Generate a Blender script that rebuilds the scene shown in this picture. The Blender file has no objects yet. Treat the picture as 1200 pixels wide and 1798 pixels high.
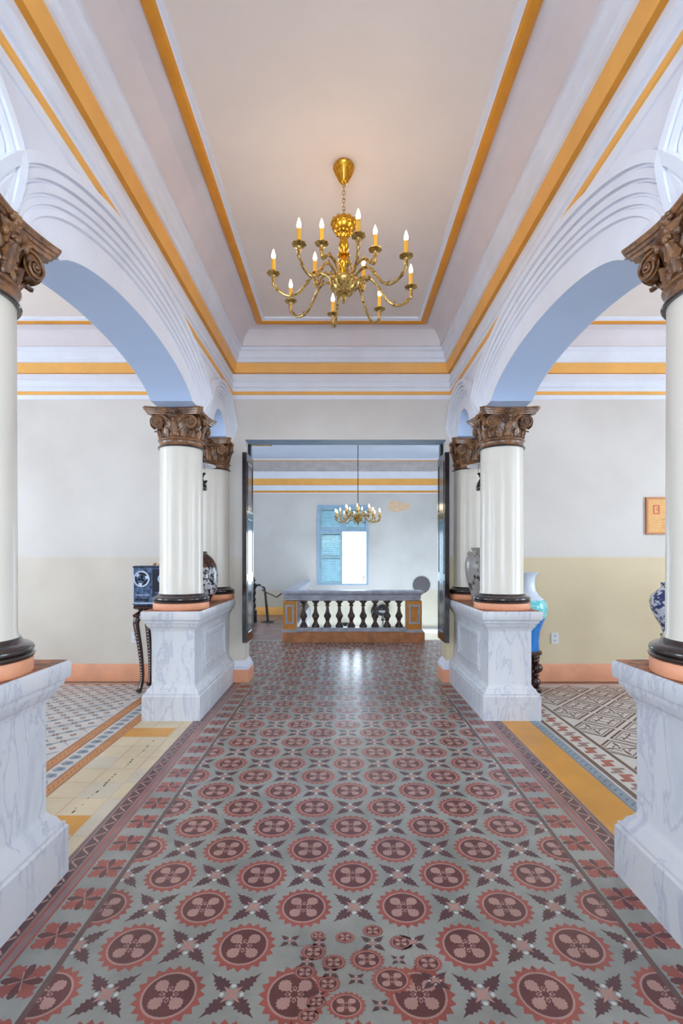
import bpy, math, random
from mathutils import Vector, Matrix
random.seed(7)
PI = math.pi
scene = bpy.context.scene
C = scene.collection

# ------------------------------------------------------------------ camera, world, exposure
cam_d = bpy.data.cameras.new('camera'); cam = bpy.data.objects.new('camera', cam_d); C.objects.link(cam)
cam.location = (0, 0, 1.386); cam.rotation_euler = (PI/2, 0, 0)
cam_d.sensor_fit = 'VERTICAL'; cam_d.sensor_height = 24.0; cam_d.sensor_width = 16.02
cam_d.lens = 24.0*877/1798
cam_d.shift_x = 0.0
cam_d.shift_y = (982-899)/1798.0
cam_d.clip_start = 0.02
scene.camera = cam
vs = scene.view_settings
vs.view_transform = 'Standard'; vs.look = 'None'; vs.gamma = 1.0; vs.use_curve_mapping = False
vs.exposure = -0.22
w = bpy.data.worlds.new('sky'); scene.world = w; w.use_nodes = True
bg = w.node_tree.nodes['Background']; bg.inputs[0].default_value = (0.68, 0.84, 1.0, 1); bg.inputs[1].default_value = 12.0

def area(name, loc, rot, sx, sy, power, col):
    l = bpy.data.lights.new(name, 'AREA'); l.shape = 'RECTANGLE'; l.size = sx; l.size_y = sy
    l.energy = power; l.color = col
    o = bpy.data.objects.new(name, l); C.objects.link(o); o.location = loc; o.rotation_euler = rot
    return o
DAY = (0.90, 0.95, 1.0)
for s in (-1, 1):
    for y in (0.6, 3.6):
        # daylight in the tall side windows
        area('window_daylight', (s*5.38, y, 1.95), (PI/2, 0, s*PI/2), 1.3, 2.3, 30, (0.84, 0.92, 1.0))
    area('hall_window_daylight', (s*4.15, 9.2, 1.9), (PI/2, 0, s*PI/2), 1.6, 2.2, 28, (0.74, 0.87, 1.0))
area('entrance_daylight', (0, -2.28, 1.55), (PI/2, 0, PI), 2.0, 2.7, 74, (1.0, 0.95, 0.88))

# ------------------------------------------------------------------ materials
def srgb(r, g, b):
    f = lambda c: (c/255/12.92) if c/255 <= 0.04045 else ((c/255+0.055)/1.055)**2.4
    return (f(r), f(g), f(b), 1)
def mat(name, col, rough=0.6, var=0.0, vscale=8.0, metal=0.0, bump=0.0, bscale=40.0, coat=0.0, col2=None, spec=0.5, thr=None, stretch=None, emit=0):
    m = bpy.data.materials.new(name); m.use_nodes = True
    nt = m.node_tree; N = nt.nodes; L = nt.links; b = N['Principled BSDF']
    b.inputs['Roughness'].default_value = rough; b.inputs['Metallic'].default_value = metal
    b.inputs['Specular IOR Level'].default_value = spec; b.inputs['Coat Weight'].default_value = coat
    b.inputs['Coat Roughness'].default_value = 0.12
    b.inputs['Base Color'].default_value = col
    if emit:
        b.inputs['Emission Color'].default_value = col; b.inputs['Emission Strength'].default_value = emit
    geo = N.new('ShaderNodeNewGeometry')
    src = geo.outputs['Position']
    if stretch:
        mp = N.new('ShaderNodeMapping'); mp.inputs['Scale'].default_value = stretch
        L.new(src, mp.inputs['Vector']); src = mp.outputs['Vector']
    if var or col2:
        n = N.new('ShaderNodeTexNoise'); n.inputs['Scale'].default_value = vscale; n.inputs['Detail'].default_value = 6
        n.inputs['Roughness'].default_value = 0.6
        L.new(src, n.inputs['Vector'])
        r = N.new('ShaderNodeValToRGB')
        c2 = col2 if col2 else tuple(max(0, c*(1-var)) for c in col[:3])+(1,)
        c1 = col if col2 else tuple(min(1, c*(1+var*0.5)) for c in col[:3])+(1,)
        lo, hi = thr if thr else (0.35, 0.68)
        r.color_ramp.elements[0].position = lo; r.color_ramp.elements[0].color = c2
        r.color_ramp.elements[1].position = hi; r.color_ramp.elements[1].color = c1
        L.new(n.outputs['Fac'], r.inputs['Fac']); L.new(r.outputs['Color'], b.inputs['Base Color'])
    if bump:
        n2 = N.new('ShaderNodeTexNoise'); n2.inputs['Scale'].default_value = bscale; n2.inputs['Detail'].default_value = 4
        L.new(src, n2.inputs['Vector'])
        bp = N.new('ShaderNodeBump'); bp.inputs['Strength'].default_value = bump; bp.inputs['Distance'].default_value = 0.01
        L.new(n2.outputs['Fac'], bp.inputs['Height']); L.new(bp.outputs['Normal'], b.inputs['Normal'])
    return m

def wall_mat(name, upper, lower, zsplit=1.41, dirt=(0.84, 0.82, 0.80), lower2=None):
    m = bpy.data.materials.new(name); m.use_nodes = True
    nt = m.node_tree; N = nt.nodes; L = nt.links; b = N['Principled BSDF']
    b.inputs['Roughness'].default_value = 0.72
    geo = N.new('ShaderNodeNewGeometry'); sep = N.new('ShaderNodeSeparateXYZ'); L.new(geo.outputs['Position'], sep.inputs[0])
    n = N.new('ShaderNodeTexNoise'); n.inputs['Scale'].default_value = 1.3; n.inputs['Detail'].default_value = 7; L.new(geo.outputs['Position'], n.inputs['Vector'])
    mr = N.new('ShaderNodeMapRange'); mr.inputs['From Min'].default_value = zsplit-0.012; mr.inputs['From Max'].default_value = zsplit+0.012
    L.new(sep.outputs['Z'], mr.inputs['Value'])
    mx = N.new('ShaderNodeMix'); mx.data_type = 'RGBA'; L.new(mr.outputs[0], mx.inputs[0])
    mx.inputs[6].default_value = lower; mx.inputs[7].default_value = upper
    if lower2:
        mr2 = N.new('ShaderNodeMapRange'); mr2.inputs['From Min'].default_value = -1; mr2.inputs['From Max'].default_value = 1
        L.new(sep.outputs['X'], mr2.inputs['Value'])
        m3 = N.new('ShaderNodeMix'); m3.data_type = 'RGBA'; L.new(mr2.outputs[0], m3.inputs[0])
        m3.inputs[6].default_value = lower; m3.inputs[7].default_value = lower2; L.new(m3.outputs[2], mx.inputs[6])
    r = N.new('ShaderNodeValToRGB'); r.color_ramp.elements[0].position = 0.32; r.color_ramp.elements[0].color = dirt+(1,)
    r.color_ramp.elements[1].position = 0.6; r.color_ramp.elements[1].color = (1, 1, 1, 1)
    L.new(n.outputs['Fac'], r.inputs['Fac'])
    mu = N.new('ShaderNodeMix'); mu.data_type = 'RGBA'; mu.blend_type = 'MULTIPLY'; mu.inputs[0].default_value = 0.6
    L.new(mx.outputs[2], mu.inputs[6]); L.new(r.outputs['Color'], mu.inputs[7]); L.new(mu.outputs[2], b.inputs['Base Color'])
    n2 = N.new('ShaderNodeTexNoise'); n2.inputs['Scale'].default_value = 14; L.new(geo.outputs['Position'], n2.inputs['Vector'])
    bp = N.new('ShaderNodeBump'); bp.inputs['Strength'].default_value = 0.12; bp.inputs['Distance'].default_value = 0.01
    L.new(n2.outputs['Fac'], bp.inputs['Height']); L.new(bp.outputs['Normal'], b.inputs['Normal'])
    return m

def marble_mat(name):
    m = bpy.data.materials.new(name); m.use_nodes = True
    nt = m.node_tree; N = nt.nodes; L = nt.links; b = N['Principled BSDF']
    b.inputs['Roughness'].default_value = 0.33
    geo = N.new('ShaderNodeNewGeometry'); mp = N.new('ShaderNodeMapping'); mp.inputs['Rotation'].default_value = (0.5, 0.6, 0.3)
    mp.inputs['Scale'].default_value = (3.0, 3.0, 0.8)
    L.new(geo.outputs['Position'], mp.inputs['Vector'])
    n = N.new('ShaderNodeTexNoise'); n.inputs['Scale'].default_value = 2.1; n.inputs['Detail'].default_value = 9
    n.inputs['Roughness'].default_value = 0.62; n.inputs['Distortion'].default_value = 0.6
    L.new(mp.outputs['Vector'], n.inputs['Vector'])
    r = N.new('ShaderNodeValToRGB'); e = r.color_ramp.elements
    e[0].position = 0.28; e[0].color = srgb(186, 190, 200)
    e[1].position = 0.72; e[1].color = srgb(214, 212, 212)
    a = e.new(0.465); a.color = srgb(208, 209, 213)
    a = e.new(0.49); a.color = srgb(182, 185, 196)
    a = e.new(0.52); a.color = srgb(207, 208, 213)
    L.new(n.outputs['Fac'], r.inputs['Fac']); L.new(r.outputs['Color'], b.inputs['Base Color'])
    return m

M = {}
M['wall'] = wall_mat('cream_plaster', srgb(219, 213, 207), srgb(218, 208, 194), lower2=srgb(220, 202, 168))
M['hallwall'] = wall_mat('hall_plaster', srgb(208, 204, 199), srgb(206, 196, 176), 0.62, (0.78, 0.78, 0.77))
M['ceil'] = mat('ceiling_paint', srgb(238, 225, 216), 0.7, 0.05, 1.2)
M['hallceil'] = mat('pale_blue_paint', srgb(204, 215, 234), 0.7, 0.05, 2)
M['white'] = mat('white_moulding', srgb(230, 232, 242), 0.55, 0.05, 3, bump=0.1, bscale=18)
M['lilac'] = mat('cove_paint', srgb(226, 217, 219), 0.6, 0.06, 2)
M['ochre'] = mat('ochre_paint', srgb(244, 178, 88), 0.45, 0.08, 4)
M['ochred'] = mat('deep_ochre_paint', srgb(226, 150, 40), 0.42, 0.12, 4)
M['soffit'] = mat('blue_soffit_paint', srgb(184, 203, 234), 0.6, 0.04, 2)
M['greymould'] = mat('grey_moulding', srgb(190, 182, 182), 0.6, 0.15, 6)
M['salmon'] = mat('salmon_paint', srgb(232, 160, 122), 0.5, 0.12, 5)
M['salmonworn'] = mat('worn_terracotta', srgb(186, 120, 86), 0.6, 0, 14, col2=srgb(112, 82, 64), thr=(0.42, 0.55))
M['marble'] = marble_mat('painted_marble')
M['shaft'] = mat('cream_lacquer', srgb(220, 213, 201), 0.33, 0.03, 2, coat=0.22)
M['torus'] = mat('dark_lacquer', srgb(50, 40, 40), 0.22, 0.3, 10, coat=0.5)
M['bronze'] = mat('brown_gilt', srgb(150, 102, 60), 0.3, 0, 16, coat=0.4, col2=srgb(80, 50, 34), thr=(0.36, 0.66), bump=0.5, bscale=60)
M['brass'] = mat('polished_brass', srgb(232, 178, 62), 0.2, 0, 60, metal=1.0, col2=srgb(176, 120, 36), thr=(0.3, 0.6))
M['oldbrass'] = mat('aged_brass', srgb(206, 174, 104), 0.28, 0, 60, metal=0.9, col2=srgb(118, 94, 52), thr=(0.35, 0.6))
M['candle'] = mat('amber_candle_sleeve', srgb(236, 176, 60), 0.5)
M['bulb'] = mat('lit_bulb', (1.0, 0.80, 0.52, 1), 0.4, emit=16)
M['black'] = mat('black_lacquer', srgb(26, 22, 24), 0.18, coat=0.3)
M['darkwood'] = mat('dark_rosewood', srgb(58, 26, 22), 0.22, 0.4, 20, coat=0.4)
M['pearl'] = mat('pearl_inlay', srgb(225, 222, 215), 0.25)
M['doorwood'] = mat('dark_door_lacquer', srgb(40, 32, 34), 0.14, 0.35, 6, coat=0.3)
M['teal'] = mat('teal_shutter_paint', srgb(152, 184, 194), 0.4, 0.15, 8)
M['blueframe'] = mat('grey_blue_frame_paint', srgb(150, 178, 206), 0.5, 0.1, 8)
M['stone'] = mat('grey_stone', srgb(186, 190, 206), 0.4, 0.25, 10)
M['baluster'] = mat('dark_baluster_glaze', srgb(104, 84, 74), 0.35, 0, 14, col2=srgb(66, 60, 66), thr=(0.4, 0.6))
M['orangebal'] = mat('orange_distemper', srgb(224, 150, 62), 0.55, 0.15, 8)
M['balplinth'] = mat('brown_orange_plinth', srgb(204, 132, 82), 0.5, 0.3, 8)
M['plast'] = mat('white_plastic', srgb(225, 224, 228), 0.35)
M['peach'] = mat('peach_patch', srgb(224, 192, 158), 0.7, 0.1, 12)
M['machine'] = mat('blue_grey_enamel', srgb(84, 112, 150), 0.35, 0, 26, col2=srgb(38, 50, 78), thr=(0.42, 0.56))
M['machinedark'] = mat('dark_blue_panel', srgb(24, 30, 48), 0.3)
M['reel'] = mat('pale_reel', srgb(196, 208, 228), 0.3)
M['jarbrown'] = mat('brown_glaze', srgb(104, 62, 44), 0.3, 0, 40, col2=srgb(40, 28, 28), thr=(0.45, 0.55))
M['jarbw'] = mat('white_black_glaze', srgb(196, 196, 202), 0.25, 0, 24, col2=srgb(34, 32, 42), thr=(0.47, 0.51), coat=0.4)
M['jarblack'] = mat('black_glaze', srgb(34, 28, 34), 0.25)
M['jargrey'] = mat('grey_glaze', srgb(158, 154, 150), 0.3, 0, 9, col2=srgb(44, 40, 44), thr=(0.40, 0.425), coat=0.3)
M['bluewhite'] = mat('blue_white_glaze', srgb(206, 214, 230), 0.2, 0, 22, col2=srgb(44, 58, 112), thr=(0.48, 0.52), coat=0.4)
M['vasewhite'] = mat('pale_glaze', srgb(214, 224, 238), 0.2, coat=0.4)
M['turq'] = mat('turquoise_glaze', srgb(96, 200, 208), 0.2, 0, 20, col2=srgb(150, 218, 222), thr=(0.45, 0.55), coat=0.4)
M['blue'] = mat('cobalt_glaze', srgb(24, 128, 214), 0.2, 0.2, 12, coat=0.4)
M['paper'] = mat('amber_paper', srgb(232, 176, 110), 0.6, 0.1, 20)
M['frame'] = mat('orange_wood_frame', srgb(184, 112, 46), 0.35)
M['redprint'] = mat('red_print', srgb(206, 84, 60), 0.6)
M['discw'] = mat('woven_disc', srgb(92, 84, 86), 0.6, 0.3, 30)
M['milk'] = mat('milk_glass', srgb(214, 222, 232), 0.2)
M['rope'] = mat('red_brown_rope', srgb(70, 46, 48), 0.7)
M['leafg'] = mat('leaves', srgb(190, 200, 180), 0.6, 0.3, 6)
M['bark'] = mat('bark', srgb(120, 100, 80), 0.8)
M['ground'] = mat('outdoor_ground', srgb(170, 165, 150), 0.8)
# floor tiles
FR = 0.27
M['tgrey'] = mat('tile_grey_green', srgb(150, 148, 141), FR, 0.24, 3.2, bump=0.04, bscale=7)
M['tred'] = mat('tile_brick_red', srgb(158, 84, 74), FR, 0.25, 5, bump=0.04, bscale=7)
M['tdark'] = mat('tile_maroon', srgb(100, 58, 56), FR, 0.2, 5, bump=0.04, bscale=7)
M['tstar'] = mat('tile_plum', srgb(88, 58, 60), FR, 0.15, 5, bump=0.04, bscale=7)
M['tpink'] = mat('tile_dusty_pink', srgb(176, 134, 124), FR, 0.15, 5, bump=0.04, bscale=7)
M['tline'] = mat('tile_brown_line', srgb(104, 78, 74), FR, 0.2, 5)
M['tmauve'] = mat('tile_mauve', srgb(140, 112, 110), FR, 0.2, 4)
M['tcream'] = mat('tile_cream', srgb(206, 188, 156), 0.35, 0.14, 3)
M['tcream2'] = mat('tile_cream_pale', srgb(196, 184, 164), 0.35, 0.14, 3)
M['tochre'] = mat('tile_ochre', srgb(204, 142, 48), 0.35, 0.15, 3)
M['torange'] = mat('tile_orange_brown', srgb(182, 116, 70), 0.35, 0.2, 8)
M['tblue'] = mat('tile_blue_grey', srgb(130, 146, 160), 0.35, 0.2, 6)
M['tdblue'] = mat('tile_dark_blue_grey', srgb(92, 102, 120), 0.35, 0.2, 6)
M['tpale'] = mat('tile_pale_stone', srgb(196, 190, 186), 0.35, 0.12, 4)
M['tbrown'] = mat('tile_brown', srgb(94, 70, 62), 0.35, 0.15, 6)
M['tdust'] = mat('tile_dusty_grey', srgb(150, 140, 134), 0.35, 0.25, 4)
M['joint'] = mat('tile_joint', srgb(118, 116, 112), 0.5)
M['crack'] = mat('dark_chip', srgb(56, 50, 48), 0.7)

# ------------------------------------------------------------------ mesh builder
class MB:
    def __init__(s): s.v = []; s.f = []; s.m = []; s.names = []
    def mi(s, k):
        if k not in s.names: s.names.append(k)
        return s.names.index(k)
    def face(s, pts, k):
        b = len(s.v); s.v += [tuple(p) for p in pts]; s.f.append(tuple(range(b, b+len(pts)))); s.m.append(s.mi(k))
    def grid(s, rows, k, closed=False, mats=None):
        # rows: list of equally long point lists; mats[i] optional for strip i
        b = len(s.v); n = len(rows[0])
        for r in rows: s.v += [tuple(p) for p in r]
        for i in range(len(rows)-1):
            kk = s.mi(mats[i] if mats else k)
            for j in range(n if closed else n-1):
                j2 = (j+1) % n
                s.f.append((b+i*n+j, b+i*n+j2, b+(i+1)*n+j2, b+(i+1)*n+j)); s.m.append(kk)
    def box(s, x0, x1, y0, y1, z0, z1, k, T=None):
        P = [(x0,y0,z0),(x1,y0,z0),(x1,y1,z0),(x0,y1,z0),(x0,y0,z1),(x1,y0,z1),(x1,y1,z1),(x0,y1,z1)]
        if T is not None: P = [tuple(T @ Vector(p)) for p in P]
        b = len(s.v); s.v += P; kk = s.mi(k)
        for q in ((0,3,2,1),(4,5,6,7),(0,1,5,4),(1,2,6,5),(2,3,7,6),(3,0,4,7)):
            s.f.append(tuple(b+i for i in q)); s.m.append(kk)
    def lathe(s, prof, k='white', seg=32, c=(0,0,0), T=None, a0=0, a1=2*PI):
        # prof: (r, z) or (r, z, mat of the strip that starts here)
        rows = []; full = abs(a1-a0-2*PI) < 1e-6; n = seg if full else seg+1
        for p in prof:
            row = []
            for j in range(n):
                a = a0+(a1-a0)*j/seg
                q = Vector((max(p[0], 1e-4)*math.cos(a), max(p[0], 1e-4)*math.sin(a), p[1]))
                if T is not None: q = T @ q
                row.append((q[0]+c[0], q[1]+c[1], q[2]+c[2]))
            rows.append(row)
        s.grid(rows, k, closed=full, mats=[(p[2] if len(p) > 2 else k) for p in prof[:-1]])
    def tube(s, path, rad, k, seg=8, cap=True):
        path = [Vector(p) for p in path]; n = len(path)
        rad = rad if isinstance(rad, (list, tuple)) else [rad]*n
        rows = []; up = Vector((0.0123, 0.031, 1)).normalized(); prev = None
        for i in range(n):
            t = (path[min(i+1, n-1)]-path[max(i-1, 0)]).normalized()
            if prev is None:
                a = t.cross(up)
                if a.length < 0.1: a = t.cross(Vector((1, 0.1, 0)))
            else: a = prev-t*prev.dot(t)
            a.normalize(); prev = a; b = t.cross(a)
            rows.append([path[i]+(a*math.cos(2*PI*j/seg)+b*math.sin(2*PI*j/seg))*rad[i] for j in range(seg)])
        s.grid(rows, k, closed=True)
        if cap: s.face(list(reversed(rows[0])), k); s.face(rows[-1], k)
    def ball(s, c, r, k, seg=12, T=None):
        r = r if isinstance(r, (list, tuple)) else (r, r, r); rows = []
        nr = max(5, seg//2)
        for i in range(nr+1):
            th = PI*i/nr; row = []
            for j in range(seg):
                a = 2*PI*j/seg; q = Vector((r[0]*max(math.sin(th), 1e-3)*math.cos(a), r[1]*max(math.sin(th), 1e-3)*math.sin(a), -r[2]*math.cos(th)))
                if T is not None: q = T @ q
                row.append((q[0]+c[0], q[1]+c[1], q[2]+c[2]))
            rows.append(row)
        s.grid(rows, k, closed=True)
    def rings(s, x0, x1, y0, y1, prof, k, mats=None, cap=True, capmat=None, back=True):
        # stepped box: prof = (outset, z); back False keeps y1 fixed
        rows = []
        for o, z in prof:
            yb = y1+(o if back else 0)
            rows.append([(x0-o, y0-o, z), (x1+o, y0-o, z), (x1+o, yb, z), (x0-o, yb, z)])
        s.grid(rows, k, closed=True, mats=mats)
        if cap: s.face(rows[-1], capmat or k); s.face(list(reversed(rows[0])), k)
    def build(s, name, parent=None, kind=None, sharp=38, T=None):
        me = bpy.data.meshes.new(name)
        vv = s.v if T is None else [tuple(T @ Vector(p)) for p in s.v]
        me.from_pydata(vv, [], s.f)
        for k in s.names: me.materials.append(M[k])
        me.polygons.foreach_set('material_index', s.m)
        me.polygons.foreach_set('use_smooth', [True]*len(s.f))
        me.update(); me.validate()
        try: me.set_sharp_from_angle(angle=math.radians(sharp))
        except Exception: pass
        o = bpy.data.objects.new(name, me); C.objects.link(o)
        if parent: o.parent = parent
        if kind: o['kind'] = kind
        return o
def tag(o, label, cat, group=None):
    o['label'] = label; o['category'] = cat
    if group: o['group'] = group
    return o
def thing(name, loc, label, cat, group=None, rz=0):
    o = bpy.data.objects.new(name, None); C.objects.link(o); o.location = loc; o.rotation_euler = (0, 0, rz)
    o.empty_display_size = 0.1
    return tag(o, label, cat, group)
def copy_tree(o, parent=None):
    c = o.copy(); C.objects.link(c); c.parent = parent
    for ch in [x for x in kids[o.name]]: copy_tree(ch, c)
    return c
def index_kids():
    global kids
    kids = {}
    for o in bpy.data.objects: kids.setdefault(o.name, [])
    for o in bpy.data.objects:
        if o.parent: kids[o.parent.name].append(o)

# ------------------------------------------------------------------ dimensions
XI, XO, XW = 1.25, 1.60, 5.4      # arcade inner face, outer face, side wall
YF, YB = 5.68, -2.3               # far wall, wall behind the camera
ZC = 3.93
DX0, DX1, DZ = -1.10, 1.195, 2.746 # doorway
WT = 0.27
HY, HX = 12.5, 4.2                # stair hall back wall, half width
HZ = 3.80

# ------------------------------------------------------------------ floor with inlaid cement tile pattern
def build_floor():
    F = MB()
    def strip(x0, x1, k, y0=YB, y1=YF, z=0.0):
        F.face([(x0, y0, z), (x1, y0, z), (x1, y1, z), (x0, y1, z)], k)
    Z1, Z2, Z3, Z4 = 0.0003, 0.0006, 0.0009, 0.0012
    def poly(pts, k, z): F.face([(p[0], p[1], z) for p in pts], k)
    # base strips
    strip(-1.27, 1.37, 'tgrey', YB, 8.6)
    strip(-1.72, -1.27, 'tcream'); strip(-1.80, -1.72, 'torange'); strip(-1.92, -1.80, 'tpale')
    strip(-2.02, -1.92, 'torange'); strip(-XW, -2.02, 'tpale')
    strip(1.37, 1.607, 'tochre'); strip(1.607, 1.70, 'tblue'); strip(1.70, 1.735, 'tbrown'); strip(1.735, 1.90, 'tpale')
    strip(1.90, 1.93, 'tbrown'); strip(1.93, XW, 'tpale')
    # hall floor around the stairwell
    strip(-HX, -1.27, 'tgrey', YF, 8.6); strip(-HX, -1.27, 'tmauve', 8.6, 12.5); strip(-1.27, -0.80, 'tmauve', 8.6, 12.5)
    strip(1.37, HX, 'tgrey', YF, 8.6); strip(3.4, HX, 'tdust', 8.6, 12.5)
    strip(-HX, -0.85, 'tbrown', 10.62, 10.70, Z1)
    F.box(-0.80, 3.4, 8.55, 8.6, -0.35, -0.001, 'white')
    F.box(-0.85, -0.80, 8.6, 12.5, -0.35, -0.001, 'white')

    def xf(cx, cy, sx=1, sy=1, rot=0):
        c, s_ = math.cos(rot), math.sin(rot)
        return lambda p: (cx+(p[0]*c-p[1]*s_)*sx, cy+(p[0]*s_+p[1]*c)*sy)
    def disc(r, n=28): return [(r*math.cos(2*PI*i/n), r*math.sin(2*PI*i/n)) for i in range(n)]
    NT = 20
    sun = []
    for i in range(NT*2):
        a = 2*PI*i/(NT*2); r = 0.115 if i % 2 == 0 else 0.097
        sun.append((r*math.cos(a), r*math.sin(a)))
    # leaf blob inside the medallion, pointing along +x
    blob = [(0.012,-0.003),(0.022,-0.004),(0.026,-0.012),(0.033,-0.014),(0.036,-0.021),(0.045,-0.020),(0.050,-0.024),(0.056,-0.018),
            (0.062,-0.017),(0.063,-0.010),(0.069,-0.006),(0.067,0.0),(0.069,0.006),(0.063,0.010),(0.062,0.017),(0.056,0.018),(0.050,0.024),
            (0.045,0.020),(0.036,0.021),(0.033,0.014),(0.026,0.012),(0.022,0.004),(0.012,0.003)]
    leaf = [(0.012,-0.008),(0.030,-0.010),(0.036,-0.027),(0.043,-0.019),(0.052,-0.031),(0.060,-0.019),(0.070,-0.026),(0.076,-0.014),(0.088,-0.017),
            (0.093,-0.007),(0.122,0.0),(0.093,0.007),(0.088,0.017),(0.076,0.014),(0.070,0.026),(0.060,0.019),(0.052,0.031),(0.043,0.019),
            (0.036,0.027),(0.030,0.010),(0.012,0.008)]
    def clip(pts, x0, x1):
        for side, lim in ((1, x0), (-1, x1)):
            out = []
            for i in range(len(pts)):
                a, b = pts[i], pts[(i+1) % len(pts)]
                ia, ib = side*(a[0]-lim) >= 0, side*(b[0]-lim) >= 0
                if ia: out.append(a)
                if ia != ib:
                    t = (lim-a[0])/(b[0]-a[0]); out.append((lim, a[1]+t*(b[1]-a[1])))
            pts = out
            if len(pts) < 3: return None
        return pts
    FX0, FX1 = -0.955, 1.055
    lim = [FX0, FX1]
    def add(pts, k, z, f, cl=True):
        q = [f(p) for p in pts]
        if cl: q = clip(q, lim[0], lim[1])
        if q and len(q) > 2: poly(q, k, z)
    def wedge_disc(r, k, z, f):
        add(disc(r), k, z, f)
    def medallion(cx, cy, sx=1, sy=1, rot=0, simple=False, z=0):
        f = xf(cx, cy, sx, sy, rot)
        # sun as separate teeth plus disc so that every polygon stays simple
        add(sun, 'tred', Z1+z, f)
        add(disc(0.087), 'tpink', Z2+z, f); add(disc(0.0795), 'tdark', Z3+z, f)
        if simple:
            for q in range(4):
                g = xf(0, 0, 1, 1, PI/4+q*PI/2)
                add([g(p) for p in [(0.015,-.004),(.03,-.018),(.055,-.022),(.068,0),(.055,.022),(.03,.018),(.015,.004)]], 'tpink', Z4+z, f)
            return
        for q in range(4):
            g = xf(0, 0, 1, 1, PI/4+q*PI/2)
            add([g(p) for p in blob], 'tpink', Z4+z, f)
        for q in range(4):
            g = xf(0, 0, 1, 1, q*PI/2)
            add([g(p) for p in [(0.012,-0.004),(0.024,-0.007),(0.032,0),(0.024,0.007),(0.012,0.004)]], 'tpink', Z4+z, f)
            add([g(p) for p in [(0.018,-0.003),(0.024,-0.004),(0.028,0),(0.024,0.004),(0.018,0.003)]], 'tdark', Z4+z+.0002, f)
    def star(cx, cy, sx=1, sy=1, rot=0, z=0):
        f = xf(cx, cy, sx, sy, rot)
        for q in range(4):
            g = xf(0, 0, 1, 1, PI/4+q*PI/2)
            add([g((p[0]*.97, p[1]*.86)) for p in leaf], 'tstar', Z1+z, f)
        core = []
        for i in range(8):
            a = PI/4*i; r = 0.044 if i % 2 == 1 else 0.014
            core.append((r*math.cos(a), r*math.sin(a)))
        add(core, 'tpink', Z3+z, f)
        for q in range(4):
            g = xf(0, 0, 1, 1, q*PI/2)
            add([g((0.032+0.007*math.cos(2*PI*i/10), 0.008*math.sin(2*PI*i/10))) for i in range(10)], 'tpale', Z2+z, f)
    # the worn patch near the camera with small make-do tiles
    def in_patch(x, y):
        px = 600+877*x/y; py = 982+877*1.386/y
        return (500 < px < 745 and 1628 < py < 1725 and not (px < 560 and py > 1700)) or (575 < px < 690 and 1700 < py < 1830)
    for j in range(-9, 17):
        for par in (0, 1):
            y = 1.99+0.4*j+0.2*par
            if y < YB+.1 or y > 8.45: continue
            lim[:] = (-HX+.02, HX-.02) if y > 5.9 else (FX0, FX1)
            for i in (range(-10, 10) if y > 5.9 else range(-4, 5)):
                xm = (0.25 if par == 0 else 0.05)+0.4*i; xs = (0.05 if par == 0 else 0.25)+0.4*i
                if lim[0]-.05 < xm < lim[1]+.05 and not (1.2 < y < 1.95 and in_patch(xm, y)): medallion(xm, y, simple=(y > 5 or y < 1.0))
                if lim[0]-.05 < xs < lim[1]+.05 and not (1.2 < y < 1.95 and in_patch(xs, y)): star(xs, y)
    lim[:] = (FX0, FX1)
    # small medallions and stars of the patch (floor coordinates)
    sm = [(270,148,45),(243,248,80),(365,310,76),(565,295,108),(715,415,128),(432,160,60),(600,120,64),(770,190,72),(935,315,88),(190,370,70),(330,440,78),(260,550,62),(210,635,68),(440,570,122)]
    ss = [(275,190,50),(205,305,56),(600,195,76),(845,188,84),(755,295,48),(345,370,56),(500,410,54),(975,420,88),(275,512,44),(645,570,56),(235,592,46),(100,180,60)]
    for L_, fn, base in ((sm, medallion, 0.114), (ss, star, 0.086)):
        for zx, zy, rx in L_:
            px, py = 480+zx/3.43, 1600+zy/3.43
            y = 877*1.386/(py-982); x = (px-600)*y/877; r = rx/3.43*y/877
            k = r/base; fn(x, y, k, k*0.80, 0, z=0.0012)
    # tile joints (thin lines on the 20 cm grid), field only
    for i in range(0, 11):
        x = -0.95+0.2*i
        if i % 2 == 0 or i == 5: F.face([(x-.0008, 1.0, Z1), (x+.0008, 1.0, Z1), (x+.0008, 8.3, Z1), (x-.0008, 8.3, Z1)], 'joint')
    for j in range(38):
        y = 0.99+0.2*j
        F.face([(FX0, y-.0007, Z1*.6), (FX1, y-.0007, Z1*.6), (FX1, y+.0007, Z1*.6), (FX0, y+.0007, Z1*.6)], 'joint')
    # borders, mirrored about x = 0.05
    petal = [(0.010,0.0),(0.024,-0.018),(0.030,-0.012),(0.038,-0.026),(0.046,-0.016),(0.058,-0.024),(0.062,-0.012),(0.078,-0.010),(0.080,0.0),
             (0.078,0.010),(0.062,0.012),(0.058,0.024),(0.046,0.016),(0.038,0.026),(0.030,0.012),(0.024,0.018)]
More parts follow.
